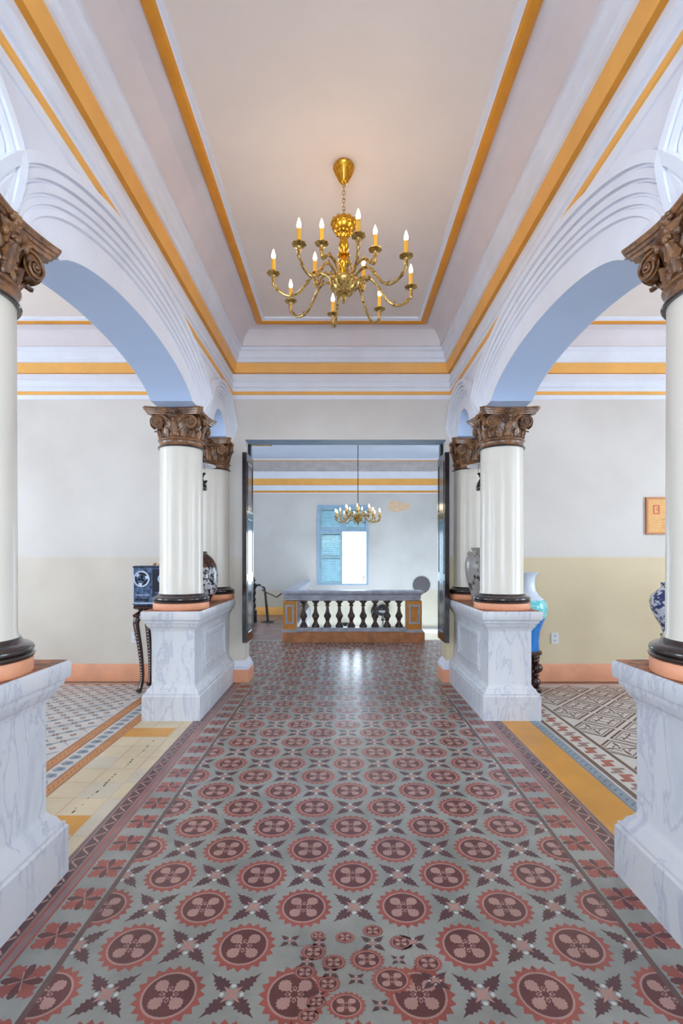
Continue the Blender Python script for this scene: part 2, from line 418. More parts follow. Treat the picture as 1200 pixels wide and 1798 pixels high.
    for sgn in (-1, 1):
        X = lambda d: 0.05+sgn*d
        def sq(d0, d1, k, z=Z1, y0=YB, y1=YF-.02):
            a, b = sorted((X(d0), X(d1))); F.face([(a, y0, z), (b, y0, z), (b, y1, z), (a, y1, z)], k)
        sq(1.005, 1.027, 'tline'); sq(1.175, 1.225, 'tred'); sq(1.185, 1.212, 'tmauve', Z2)
        sq(1.225, 1.32, 'tmauve'); sq(1.236, 1.292, 'tstar', Z2); sq(1.303, 1.311, 'tline', Z2)
        n = int((YF-YB)/0.2)
        for j in range(n):
            y = YB+0.14+0.2*j
            if y > YF-.1: break
            f = xf(X(1.10), y)
            for q in range(4):
                g = xf(0, 0, 1, 1, PI/4+q*PI/2)
                add([g((p[0]*1.05, p[1]*1.35)) for p in petal], 'tred', Z2, f, cl=False)
            for q in range(4):
                g = xf(0, 0, 1, 1, q*PI/2)
                add([g(p) for p in [(0.0,-.004),(0.035,-.015),(0.062,-.011),(.070,0),(.062,.011),(.035,.015),(0,.004)]], 'tdark', Z3, f, cl=False)
                g = xf(0, 0, 1, 1, PI/8+q*PI/2)
                add([g(p) for p in [(0.0,-.0012),(0.04,-.003),(.04,.003),(0,.0012)]], 'tpink', Z4, f, cl=False)
            # running scroll
            for h in range(2):
                yy = y+0.1*h-0.05
                w1, th = 0.020, 0.0045
                pts = []
                for i in range(14):
                    t = i/13; pts.append((1.264+w1*math.sin(t*2*PI*0.95-1.5), yy-.045+t*0.09))
                for i in range(13):
                    (a, b), (c, d) = pts[i], pts[i+1]
                    dx, dy = c-a, d-b; ln = math.hypot(dx, dy); nx, ny = -dy/ln*th, dx/ln*th
                    poly([(X(a+nx), b+ny), (X(c+nx), d+ny), (X(c-nx), d-ny), (X(a-nx), b-ny)], 'tpink', Z3)
    # cream tiles left: joints, ochre tiles, pale tiles and chips
    for i in range(1, 3):
        x = -1.35-0.2*(i-1); F.face([(x-.002, YB, Z1), (x+.002, YB, Z1), (x+.002, 4.3, Z1), (x-.002, 4.3, Z1)], 'torange')
    for j in range(34):
        y = 4.10-0.2*j
        if y < YB: break
        F.face([(-1.72, y-.0018, Z1), (-1.27, y-.0018, Z1), (-1.27, y+.0018, Z1), (-1.72, y+.0018, Z1)], 'torange')
    for (a, b, c, d, k) in ((-1.72, -1.36, 3.90, 4.10, 'tochre'), (-1.72, -1.352, 2.51, 2.70, 'tochre'), (-1.55, -1.35, 2.9, 3.1, 'tcream2'), (-1.72, -1.55, 3.3, 3.5, 'tcream2'), (-1.35, -1.27, 3.1, 3.3, 'tcream2'), (-1.35, -1.27, 2.5, 2.9, 'tcream2')):
        poly([(a, c), (b, c), (b, d), (a, d)], k, Z2)
    rr = random.Random(3)
    for i in range(30):
        t = i/29
        if rr.random() < 0.25: continue
        y = 3.85-1.15*t; x = -1.43-0.05*t+rr.uniform(-.012, .012); s_ = rr.uniform(.004, .011)
        poly([(x-s_*.6, y-s_*1.5), (x+s_*.6, y-s_), (x+s_*.4, y+s_*2), (x-s_*.5, y+s_*1.2)], 'crack', Z2)
    # left bay: double orange chain, blue frieze, lattice carpet
    for xc in (-1.76, -1.97):
        for j in range(int((YF-1.5)/0.05)):
            y = 1.5+0.05*j
            poly([(xc-.022, y), (xc, y-.016), (xc+.022, y), (xc, y+.016)], 'tochre', Z1)
            poly([(xc-.009, y), (xc, y-.007), (xc+.009, y), (xc, y+.007)], 'tdark', Z2)
        strip(xc-.044, xc-.038, 'tbrown', 0, YF, Z1); strip(xc+.036, xc+.042, 'tbrown', 0, YF, Z1)
    for j in range(int((YF-1.5)/0.1)):
        y = 1.5+0.1*j; xc = -1.86
        poly([(xc-.045, y-.02), (xc-.01, y-.045), (xc+.045, y-.02), (xc+.02, y+.03), (xc-.035, y+.035)], 'tblue', Z1)
        poly([(xc-.02, y-.01), (xc+.012, y-.028), (xc+.024, y+.006), (xc-.004, y+.02)], 'tdblue', Z2)
    for a in range(-40, 80):
        for b in range(-60, 70):
            u, v = a*0.10, b*0.10     # lattice turned by 45 degrees
            x = -2.12-(u+v)*0.7071*1.0; y = 5.5-(u-v)*0.7071
            if not (-5.3 < x < -2.05 and 1.2 < y < 5.55): continue
            s_ = 0.032
            poly([(x-s_, y), (x, y-s_), (x+s_, y), (x, y+s_)], 'tdblue' if (a+b) % 2 else 'tmauve', Z2)
            poly([(x-.009, y), (x, y-.009), (x+.009, y), (x, y+.009)], 'tdust', Z3)
    for a in range(-50, 60):
        for sg in (1, -1):
            # diagonal bands
            c0 = -2.12+a*0.2828
            p0, p1 = (c0, 5.5), (c0-sg*4.3, 1.2)
            # clip to the bay in x
            def atx(p0, p1, lx0, lx1):
                pts = []
                (xa, ya), (xb, yb) = p0, p1
                t0, t1 = 0.0, 1.0
                dx = xb-xa
                ta, tb = sorted(((lx0-xa)/dx, (lx1-xa)/dx))
                t0, t1 = max(t0, ta), min(t1, tb)
                if t1-t0 < .01: return None
                return (xa+dx*t0, ya+(yb-ya)*t0), (xa+dx*t1, ya+(yb-ya)*t1)
            q = atx(p0, p1, -5.3, -2.04)
            if q:
                (xa, ya), (xb, yb) = q; h = 0.020 if sg == 1 else 0.006
                poly([(xa-h, ya), (xa+h, ya), (xb+h, yb), (xb-h, yb)], 'tblue', Z1 if sg == 1 else Z1*1.3)
    strip(-5.3, -1.8, 'tbrown', 5.60, YF-.01, Z2); strip(-5.3, -2.0, 'torange', 5.53, 5.57, Z2)
    # right bay: scroll, key pattern, big diamonds
    for j in range(int((YF-1.5)/0.06)):
        y = 1.5+0.06*j
        poly([(1.625, y-.018), (1.650, y-.006), (1.672, y+.022), (1.645, y+.010)], 'tdblue', Z1)
    strip(1.612, 1.617, 'tbrown', 0, YF, Z1); strip(1.685, 1.70, 'tpale', 0, YF, Z1)
    for j in range(int((YF-1.5)/0.23)):
        y = 1.5+0.23*j
        for (xa, xb, ya, yb, k) in ((1.752, 1.835, 0, .035, 'tred'), (1.785, 1.835, .035, .075, 'tred'), (1.785, 1.87, .075, .11, 'tred'),
                                    (1.752, 1.835, .125, .150, 'tmauve'), (1.785, 1.835, .150, .18, 'tmauve'), (1.785, 1.87, .18, .205, 'tmauve')):
            poly([(xa, y+ya), (xb, y+ya), (xb, y+yb), (xa, y+yb)], k, Z2)
    S = 0.30; R2 = math.sqrt(.5)
    for a in range(-12, 22):
        for b in range(-22, 14):
            cx = 2.05+(a-b)*S*R2; cy = 5.35-(a+b)*S*R2*1.0
            if not (1.85 < cx < 5.3 and 1.0 < cy < 5.55): continue
            def D(h, k, z, h0=None):
                pts = [(cx-h, cy), (cx, cy-h), (cx+h, cy), (cx, cy+h)]
                q = clip(pts, 1.935, 5.35)
                if q: q = [(p[0], min(p[1], 5.52)) for p in q]; poly(q, k, z)
            H = S*R2
            D(H*.90, 'tbrown', Z1); D(H*.77, 'tpale', Z2); D(H*.70, 'tbrown', Z3); D(H*.64, 'tpale', Z4)
            if cx < 2.0 or cy > 5.4: continue
            Z5 = Z4+.0003; Z6 = Z5+.0003
            if (a+b) % 2 == 0:
                for q in range(4):
                    g = xf(cx, cy, 1, 1, q*PI/2)
                    poly([g(p) for p in [(.03,-.004),(.07,-.014),(.11,-.008),(.125,0),(.11,.008),(.07,.014),(.03,.004)]], 'tbrown', Z5)
                    g = xf(cx, cy, 1, 1, PI/4+q*PI/2)
                    poly([g(p) for p in [(.045,-.02),(.058,-.022),(.062,0),(.058,.022),(.045,.02),(.049,0)]], 'tbrown', Z5)
                poly([(cx-.03, cy), (cx, cy-.03), (cx+.03, cy), (cx, cy+.03)], 'tbrown', Z5)
                poly([(cx-.014, cy), (cx, cy-.014), (cx+.014, cy), (cx, cy+.014)], 'tpale', Z6)
            else:
                poly([(cx+.055*math.cos(i*PI/6), cy+.055*math.sin(i*PI/6)) for i in range(12)], 'tbrown', Z5)
                poly([(cx+.042*math.cos(i*PI/6), cy+.042*math.sin(i*PI/6)) for i in range(12)], 'tpale', Z6)
                for q in range(4):
                    g = xf(cx, cy, 1, 1, q*PI/2)
                    poly([g(p) for p in [(.055,-.006),(.09,-.03),(.10,-.02),(.08,0),(.10,.02),(.09,.03),(.055,.006)]], 'tbrown', Z5)
                    poly([g(p) for p in [(.10,-.004),(.13,0),(.10,.004)]], 'tbrown', Z5)
    strip(1.75, 5.3, 'tbrown', 5.60, YF-.01, Z2); strip(1.75, 5.3, 'torange', 5.54, 5.575, Z2); strip(1.75, 5.3, 'tmauve', 5.575, 5.60, Z2)
    return F.build('floor', kind='structure')
build_floor()

# ------------------------------------------------------------------ cornices and ceilings
PROF = [(0.0,3.200,'white'),(0.010,3.205,'white'),(0.014,3.250,'ochre'),(0.024,3.255,'ochre'),(0.026,3.286,'white'),(0.012,3.290,'white'),
        (0.012,3.330,'white'),(0.028,3.336,'white'),(0.030,3.352,'white'),(0.022,3.356,'white'),(0.024,3.390,'white'),(0.034,3.396,'white'),
        (0.036,3.410,'white'),(0.018,3.414,'white'),(0.018,3.486,'ochred'),(0.050,3.488,'ochre'),(0.072,3.592,'white'),(0.088,3.596,'white'),
        (0.090,3.630,'white'),(0.104,3.642,'white'),(0.110,3.668,'white'),(0.120,3.700,'white'),(0.140,3.716,'white'),(0.142,3.742,'lilac'),
        (0.158,3.746,'lilac'),(0.168,3.800,'lilac'),(0.195,3.850,'lilac'),(0.240,3.890,'lilac'),(0.300,3.910,'lilac'),(0.337,3.913,'ochred'),
        (0.342,3.898,'ochred'),(0.358,3.888,'ochred'),(0.378,3.885,'ochred'),(0.398,3.890,'ochred'),(0.412,3.902,'white'),(0.418,3.908,'white'),
        (0.440,3.912,'white'),(0.444,3.930,'white')]
def cornice(name, x0, x1, y0, y1, prof):
    B = MB(); rows = []
    for p, z, k in prof:
        rows.append([(x0+p, y0+p, z), (x1-p, y0+p, z), (x1-p, y1-p, z), (x0+p, y1-p, z)])
    B.grid(rows, 'white', closed=True, mats=[q[2] for q in prof[:-1]])
    B.build(name, kind='structure', sharp=22)
cornice('trim_1', -XI, XI, YB, YF, PROF)
cornice('trim_2', -XW, -XO, YB, YF, PROF)
cornice('trim_3', XO, XW, YB, YF, PROF)
B = MB()
for (a, b) in ((-XI, XI), (-XW, -XO), (XO, XW)):
    B.box(a+.43, b-.43, YB+.43, YF-.43, ZC, ZC+.05, 'ceil')
B.build('ceiling', kind='structure')

# ------------------------------------------------------------------ arcade walls with arches
arches = [(3.20, 1.04, 2.62, 0.28, 1.46, 2.70, 0.56), (5.125, 0.27, 2.62, 0.30, 0.60, 2.70, 0.50),
          (1.33, 0.27, 2.62, 0.30, 0.60, 2.70, 0.50), (-0.55, 1.04, 2.62, 0.28, 1.46, 2.70, 0.56)]
ZA = 2.712
def arch_z(y):
    for c, a, z0, b, *_ in arches:
        if abs(y-c) < a: return max(ZA, z0+b*math.sqrt(max(0, 1-((y-c)/a)**2)))
    return ZA
def arcade(name, s):
    B = MB()
    ys = sorted(set([YB, YF+.0] + [c+a*math.sin(i*PI/48) for c, a, *_ in arches for i in range(-24, 25) if YB < c+a*math.sin(i*PI/48) < YF]))
    xi, xo = s*XI, s*XO
    top = 4.0
    B.grid([[(xi, y, arch_z(y)) for y in ys], [(xi, y, top) for y in ys]], 'white')
    B.grid([[(xo, y, arch_z(y)) for y in ys], [(xo, y, top) for y in ys]], 'white')
    B.grid([[(xi, y, arch_z(y)) for y in ys], [(xo, y, arch_z(y)) for y in ys]], 'soffit')
    # archivolt mouldings, both faces
    steps = [(0.0, 0.0), (0.0, 0.004), (0.42, 0.004), (0.435, 0.020), (0.50, 0.022), (0.51, 0.012), (0.53, 0.012), (0.54, 0.028), (0.60, 0.032), (0.61, 0.022), (0.63, 0.022), (0.64, 0.038), (0.72, 0.044), (0.73, 0.030), (0.75, 0.030), (0.76, 0.050), (0.84, 0.056), (0.85, 0.046), (0.87, 0.046), (0.88, 0.066), (0.98, 0.070), (1.0, 0.0)]
    for c, a, z0, b, a2, z2, b2 in arches:
        for x, sg in ((xi, -s), (xo, s)):
            rows = []
            for t, off in steps:
                aa, zz, bb = a+(a2-a)*t, z0+(z2-z0)*t, b+(b2-b)*t
                row = []
                amax = math.acos(max(-1, min(1, (ZA-zz)/bb)))
                for i in range(-32, 33):
                    an = i/32*amax; y = c+aa*math.sin(an); z = zz+bb*math.cos(an)
                    row.append((x+sg*off*min(1, max(0, (z-ZA)/.16)), min(y, YF), z))
                rows.append(row)
            B.grid(rows, 'white')
    B.build(name, kind='structure', sharp=25)
arcade('trim_4', -1); arcade('trim_5', 1)

# ------------------------------------------------------------------ walls
def wall_y(name, x0, x1, y0, y1, z0, z1, k, holes=()):
    # wall in the XZ plane between y0,y1 with rectangular holes (hx0,hx1,hz0,hz1)
    B = MB(); xs = sorted(set([x0, x1]+[h[i] for h in holes for i in (0, 1)])); zs = sorted(set([z0, z1]+[h[i] for h in holes for i in (2, 3)]))
    for i in range(len(xs)-1):
        for j in range(len(zs)-1):
            cx, cz = (xs[i]+xs[i+1])/2, (zs[j]+zs[j+1])/2
            if any(h[0] < cx < h[1] and h[2] < cz < h[3] for h in holes): continue
            for y in (y0, y1): B.face([(xs[i], y, zs[j]), (xs[i+1], y, zs[j]), (xs[i+1], y, zs[j+1]), (xs[i], y, zs[j+1])], k)
    for h in holes:
        a, b, c, d = h
        B.face([(a, y0, c), (a, y1, c), (a, y1, d), (a, y0, d)], k); B.face([(b, y0, c), (b, y1, c), (b, y1, d), (b, y0, d)], k)
        B.face([(a, y0, d), (b, y0, d), (b, y1, d), (a, y1, d)], 'blueframe' if name == 'wall_far' else k)
        if c > z0+.01: B.face([(a, y0, c), (b, y0, c), (b, y1, c), (a, y1, c)], k)
    return B
B = wall_y('wall_far', -XW, XW, YF, YF+WT, 0, 4.05, 'wall', [(DX0, DX1, 0, DZ)]); B.build('wall_far', kind='structure')
B = wall_y('wall_near', -XW, XW, YB-.2, YB, 0, 4.05, 'wall', [(-1.05, 1.05, 0, 2.95)]); B.build('wall_near', kind='structure')
B = wall_y('wall_hall', -HX, HX, HY, HY+.25, -3, 4.0, 'hallwall', [(-0.60, 0.67, 0.745, 2.74)])
pts = [(1.14+0.02, 2.80), (1.20, 2.86), (1.34, 2.85), (1.50, 2.81), (1.66, 2.78), (1.72, 2.70), (1.64, 2.62), (1.48, 2.60), (1.36, 2.55), (1.22, 2.58), (1.14, 2.68)]
B.face([(x+.02, HY-.002, z) for x, z in pts], 'peach')
B.build('wall_hall', kind='structure')
def wall_x(name, x, th, y0, y1, z0, z1, k, holes=()):
    B = wall_y(name, y0, y1, 0, th, z0, z1, k, holes)
    B.v = [(x+p[1], p[0], p[2]) for p in B.v]; return B
for nm, s in (('wall_left', -1), ('wall_right', 1)):
    wall_x(nm, s*XW, s*.25, YB, YF, 0, 4.05, 'wall', [(-0.1, 1.3, .75, 3.1), (2.9, 4.3, .75, 3.1)]).build(nm, kind='structure')
for nm, s in (('wall_hall_left', -1), ('wall_hall_right', 1)):
    wall_x(nm, s*HX, s*.25, YF+WT, HY, -3, 4.0, 'hallwall', [(8.35, 10.05, .75, 3.05)]).build(nm, kind='structure')
# hall ceiling, cornice, lower storey
HP = [(0.0,3.03,'white'),(0.02,3.05,'ochred'),(0.03,3.10,'white'),(0.02,3.11,'white'),(0.035,3.16,'white'),(0.03,3.235,'ochre'),(0.06,3.24,'ochre'),(0.085,3.39,'white'),
      (0.10,3.40,'white'),(0.12,3.48,'white'),(0.15,3.56,'greymould'),(0.20,3.58,'greymould'),(0.28,3.66,'greymould'),(0.42,3.76,'ochre'),(0.45,3.765,'ochre'),(0.50,3.77,'white'),(0.52,3.80,'white')]
cornice('trim_6', -HX, HX, YF+WT, HY, HP)
B = MB(); B.box(-HX+.4, HX-.4, YF+WT+.4, HY-.4, HZ, HZ+.05, 'hallceil'); B.build('ceiling_hall', kind='structure')
B = MB(); B.box(-HX, HX, YF+WT, HY, -3.05, -3, 'tpale'); B.build('floor_lower', kind='structure')
# stairwell ledge
B = MB(); B.box(-0.8, 3.4, HY-.30, HY-.005, -.42, -.33, 'white'); B.build('trim_7', kind='structure')

# baseboards
def bb(name, x0, x1, y0, y1, k='salmon', h=0.2, o=0.018):
    B = MB(); B.rings(x0, x1, y0, y1, [(0, 0), (0, h-.012), (-.008, h)], k); B.build(name, kind='structure')
bb('baseboard_left', -XW+.02, -XO-.10, YF-.02, YF-.001); bb('baseboard_right', XO+.10, XW-.02, YF-.02, YF-.001)
bb('baseboard_left_side', -XW+.001, -XW+.02, YB+.02, YF-.02); bb('baseboard_right_side', XW-.02, XW-.001, YB+.02, YF-.02)
bb('baseboard_hall', -HX+.02, -0.82, HY-.025, HY-.001, 'ochre', 0.19)
# plinths beside the doorway (orange foot, white moulding)
for nm, s, jx in (('trim_8', -1, DX0), ('trim_9', 1, DX1)):
    B = MB(); a, b = sorted((jx-s*0.0, jx+s*0.16)); 
    B.rings(a, b, YF-.001, YF+WT+.001, [(.055, 0), (.055, .135), (.045, .14)], 'salmon', back=False)
    B.rings(a, b, YF-.001, YF+WT+.001, [(.048, .14), (.05, .165), (.03, .175), (.03, .19), (.015, .215), (.004, .235)], 'white', back=False)
    B.build(nm, kind='structure')

# ------------------------------------------------------------------ hall window and shutters
def window():
    root = bpy.data.objects.new('window_1', None); C.objects.link(root); root.location = (0.035, HY, 0.745); root['kind'] = 'structure'
    # local: x -0.635..0.635, z 0..1.995
    B = MB(); W, H = 0.635, 1.995; t = 0.055
    B.box(-W, -W+t, -.03, .10, 0, H, 'blueframe'); B.box(W-t, W, -.03, .10, 0, H, 'blueframe')
    B.box(-W+t, W-t, -.03, .10, H-t, H, 'blueframe'); B.box(-W+t, W-t, -.03, .10, 0, .035, 'blueframe')
    B.box(-W+t, W-t, -.02, .10, 1.33, 1.385, 'blueframe'); B.box(-.03, .03, -.015, .09, 1.385, H-t, 'blueframe')
    B.build('window_frame', root)
    def leafp(name, x0, x1, z0, z1, mid=True, nsl=20, ang=0.6):
        B = MB(); r = .055
        B.box(x0, x0+r, 0, .04, z0, z1, 'teal'); B.box(x1-r, x1, 0, .04, z0, z1, 'teal')
        B.box(x0+r, x1-r, 0, .04, z0, z0+r, 'teal'); B.box(x0+r, x1-r, 0, .04, z1-r, z1, 'teal')
        if mid:
            zm = (z0+z1)/2+.03; B.box(x0+r, x1-r, 0, .04, zm-.045, zm+.045, 'teal')
        for i in range(nsl):
            zc = z0+r+(z1-z0-2*r)*(i+.5)/nsl
            if mid and abs(zc-zm) < .040: continue
            T = Matrix.Translation((0, .02, zc)) @ Matrix.Rotation(ang, 4, 'X')
            B.box(x0+r, x1-r, -.030, .030, -.005, .005, 'teal', T)
        return B.build(name, root)
    leafp('shutter', -W+t, -0.01, .035, 1.33, True, 24, 0.80)
    leafp('transom_shutter', -W+t, -.03, 1.385, H-t, False, 9, 0.9)
    leafp('transom_shutter', .03, W-t, 1.385, H-t, False, 9, 0.9)
window()
# open side windows: simple frames
n = 2
for s in (-1, 1):
    for (xw, ya, yb, z0, z1) in ((XW, -0.1, 1.3, .75, 3.1), (XW, 2.9, 4.3, .75, 3.1), (HX, 8.35, 10.05, .75, 3.05)):
        B = MB(); x0, x1 = sorted((s*(xw+.10), s*(xw+.16))); t = .06
        B.box(x0, x1, ya, ya+t, z0, z1, 'blueframe'); B.box(x0, x1, yb-t, yb, z0, z1, 'blueframe')
        B.box(x0, x1, ya+t, yb-t, z1-t, z1, 'blueframe'); B.box(x0, x1, ya+t, yb-t, z0, z0+t, 'blueframe')
        B.box(x0, x1, (ya+yb)/2-.03, (ya+yb)/2+.03, z0+t, z1-t, 'blueframe')
        B.build('window_%d' % n, kind='structure'); n += 1
# outdoors
B = MB(); B.box(-40, 40, 13.5, 60, -3.2, -3.1, 'ground'); B.build('ground', kind='structure')
t = thing('tree', (0.9, 20, -3.1), 'pale bushy tree outside the open half of the far window', 'tree')
B = MB(); B.tube([(0, 0, 0), (.05, 0, 1.5), (-.05, .1, 2.8), (0, 0, 3.8)], [.14, .11, .08, .04], 'bark'); B.build('trunk', t)
B = MB(); rr = random.Random(5)
for i in range(240):
    u = Vector((rr.gauss(0, 1), rr.gauss(0, 1), rr.gauss(0, 1))).normalized()*(rr.random()**.4)
    c = Vector((u.x*.8, u.y*.8, 3.7+u.z*1.0)); T = Matrix.Rotation(rr.uniform(0, 6), 3, Vector((rr.random(), rr.random(), rr.random())).normalized())
    B.face([c+T @ Vector(p) for p in ((-.12, 0, 0), (0, -.05, 0), (.12, 0, 0), (0, .05, 0.01))], 'leafg')
B.build('foliage', t)

# ------------------------------------------------------------------ door leaves (dark, glossy, folded back along the reveals)
for nm, s, jx in (('door_1', -1, DX0), ('door_2', 1, DX1)):
    B = MB()
    x0, x1 = sorted((jx-s*.002, jx-s*.052))
    y0, y1 = 5.52, 5.93
    B.box(x0, x1, y0, y1, .46, 2.57, 'doorwood')
    xf_ = jx-s*.052
    for (z0, z1) in ((.55, 1.15), (1.22, 1.85), (1.92, 2.48)):
        for (a, b, c, d) in ((y0+.05, y1-.05, z0, z0+.015), (y0+.05, y1-.05, z1-.015, z1), (y0+.05, y0+.065, z0+.015, z1-.015), (y1-.065, y1-.05, z0+.015, z1-.015)):
            q0, q1 = sorted((xf_-s*.006, xf_+s*.004)); B.box(q0, q1, a, b, c, d, 'doorwood')
    o = B.build(nm, kind='structure')
    B = MB(); x0, x1 = sorted((jx-s*.003, jx-s*.035)); B.box(x0, x1, 5.86, 5.945, 2.572, 2.735, 'black'); B.build('top_pivot', o)
B = MB(); T = Matrix.Translation((-1.085, 6.35, 2.84)) @ Matrix.Rotation(PI/2, 4, 'Y')
B.lathe([(0.0001, 0), (.014, 0), (.014, .17), (.018, .172), (.018, .20), (.0001, .2)], 'candle', 12, T=T)
B.box(-1.30, -1.085, 6.335, 6.365, 2.83, 2.85, 'candle')
B.box(-1.33, -1.30, 5.951, 6.38, 2.815, 2.865, 'candle')
tag(B.build('curtain_bracket'), 'short cream rod sticking out near the top of the left door leaf', 'bracket')

# ------------------------------------------------------------------ pedestals
PX = 1.465
def pedestal(s, y0, y1, label, front_open, side_panel=True, wall_end=False):
    mg = .26 if wall_end else .50
    B0 = thing('pedestal', (s*PX, (y0+y1)/2, 0), label, 'pedestal', None)
    T = Matrix.Translation((-s*PX, -(y0+y1)/2, 0))
    xa, xb = s*PX-.187, s*PX+.187
    prof = [(.063, 0), (.063, .205), (.055, .215), (.055, .228), (.040, .236), (.028, .262), (.012, .275), (.004, .290), (0, .30), (0, .765), (.008, .768), (.012, .785), (.020, .790), (.034, .815),
            (.038, .830), (.050, .835), (.052, .855), (.066, .862), (.070, .872), (.072, .925), (.064, .938)]
    B = MB()
    bk = not wall_end
    B.rings(xa, xb, y0, y1, prof, 'marble', back=bk)
    B.build('body', B0, T=T)
    B = MB(); o = .060
    B.rings(xa, xb, y0, y1, [(o, .9385), (o, .9402)], 'salmonworn', back=bk); B.build('top_surface', B0, T=T)
    # picture-frame mouldings on the two long faces
    for sx in (-1, 1):
        x = xb if sx > 0 else xa
        B = MB(); m0, m1 = y0+mg, y1-mg; z0, z1 = .36, .72
        steps = [(0, 0), (0, .014), (.016, .022), (.03, .022), (.036, .008), (.050, .006), (.056, .014), (.070, .010), (.078, .001)]
        rows = []
        for i, off in steps:
            X_ = x+sx*off; rows.append([(X_, m0+i, z0+i), (X_, m1-i, z0+i), (X_, m1-i, z1-i), (X_, m0+i, z1-i)])
        B.grid(rows, 'marble', closed=True); B.build('panel_moulding', B0, T=T, sharp=20)
    return B0
pedestal(-1, 4.343, YF-.004, 'painted marble pedestal at far left, below the dark patterned vase', True, wall_end=True)
pedestal(1, 4.343, YF-.004, 'painted marble pedestal at far right, below the grey jar', True, wall_end=True)
pedestal(-1, 0.50, 2.160, 'painted marble pedestal cut off by the left edge of the photo', True)
pedestal(1, 0.50, 2.160, 'painted marble pedestal cut off by the right edge of the photo', True)

# ------------------------------------------------------------------ columns with composite capitals
ZS = 2.38
def leaf_surf(B, ang, r0, z0, h, w, curl, k='bronze', n=9, mcols=7):
    rows = []
    ca, sa = math.cos(ang), math.sin(ang)
    for i in range(n+1):
        u = i/n
        rad = r0+.006+curl*(u**3.0)+.010*math.sin(u*PI)
        z = z0+h*(u if u < .8 else .8+.2*math.sin((u-.8)/.2*PI*.5)*(1-(u-.8)*2.2))
        ww = w*(0.55+.45*math.sin(u*PI*.75+.35))*(1+.22*math.cos(u*PI*7))*(1 if u < .75 else max(.12, 1-(u-.75)*3.3))
        row = []
        for j in range(mcols+1):
            v = -1+2*j/mcols
            lat = v*ww; rr = rad-.012*v*v+.004*math.cos(v*PI*3)
            row.append((rr*ca-lat*sa, rr*sa+lat*ca, z-.004*abs(v)))
        rows.append(row)
    B.grid(rows, k)
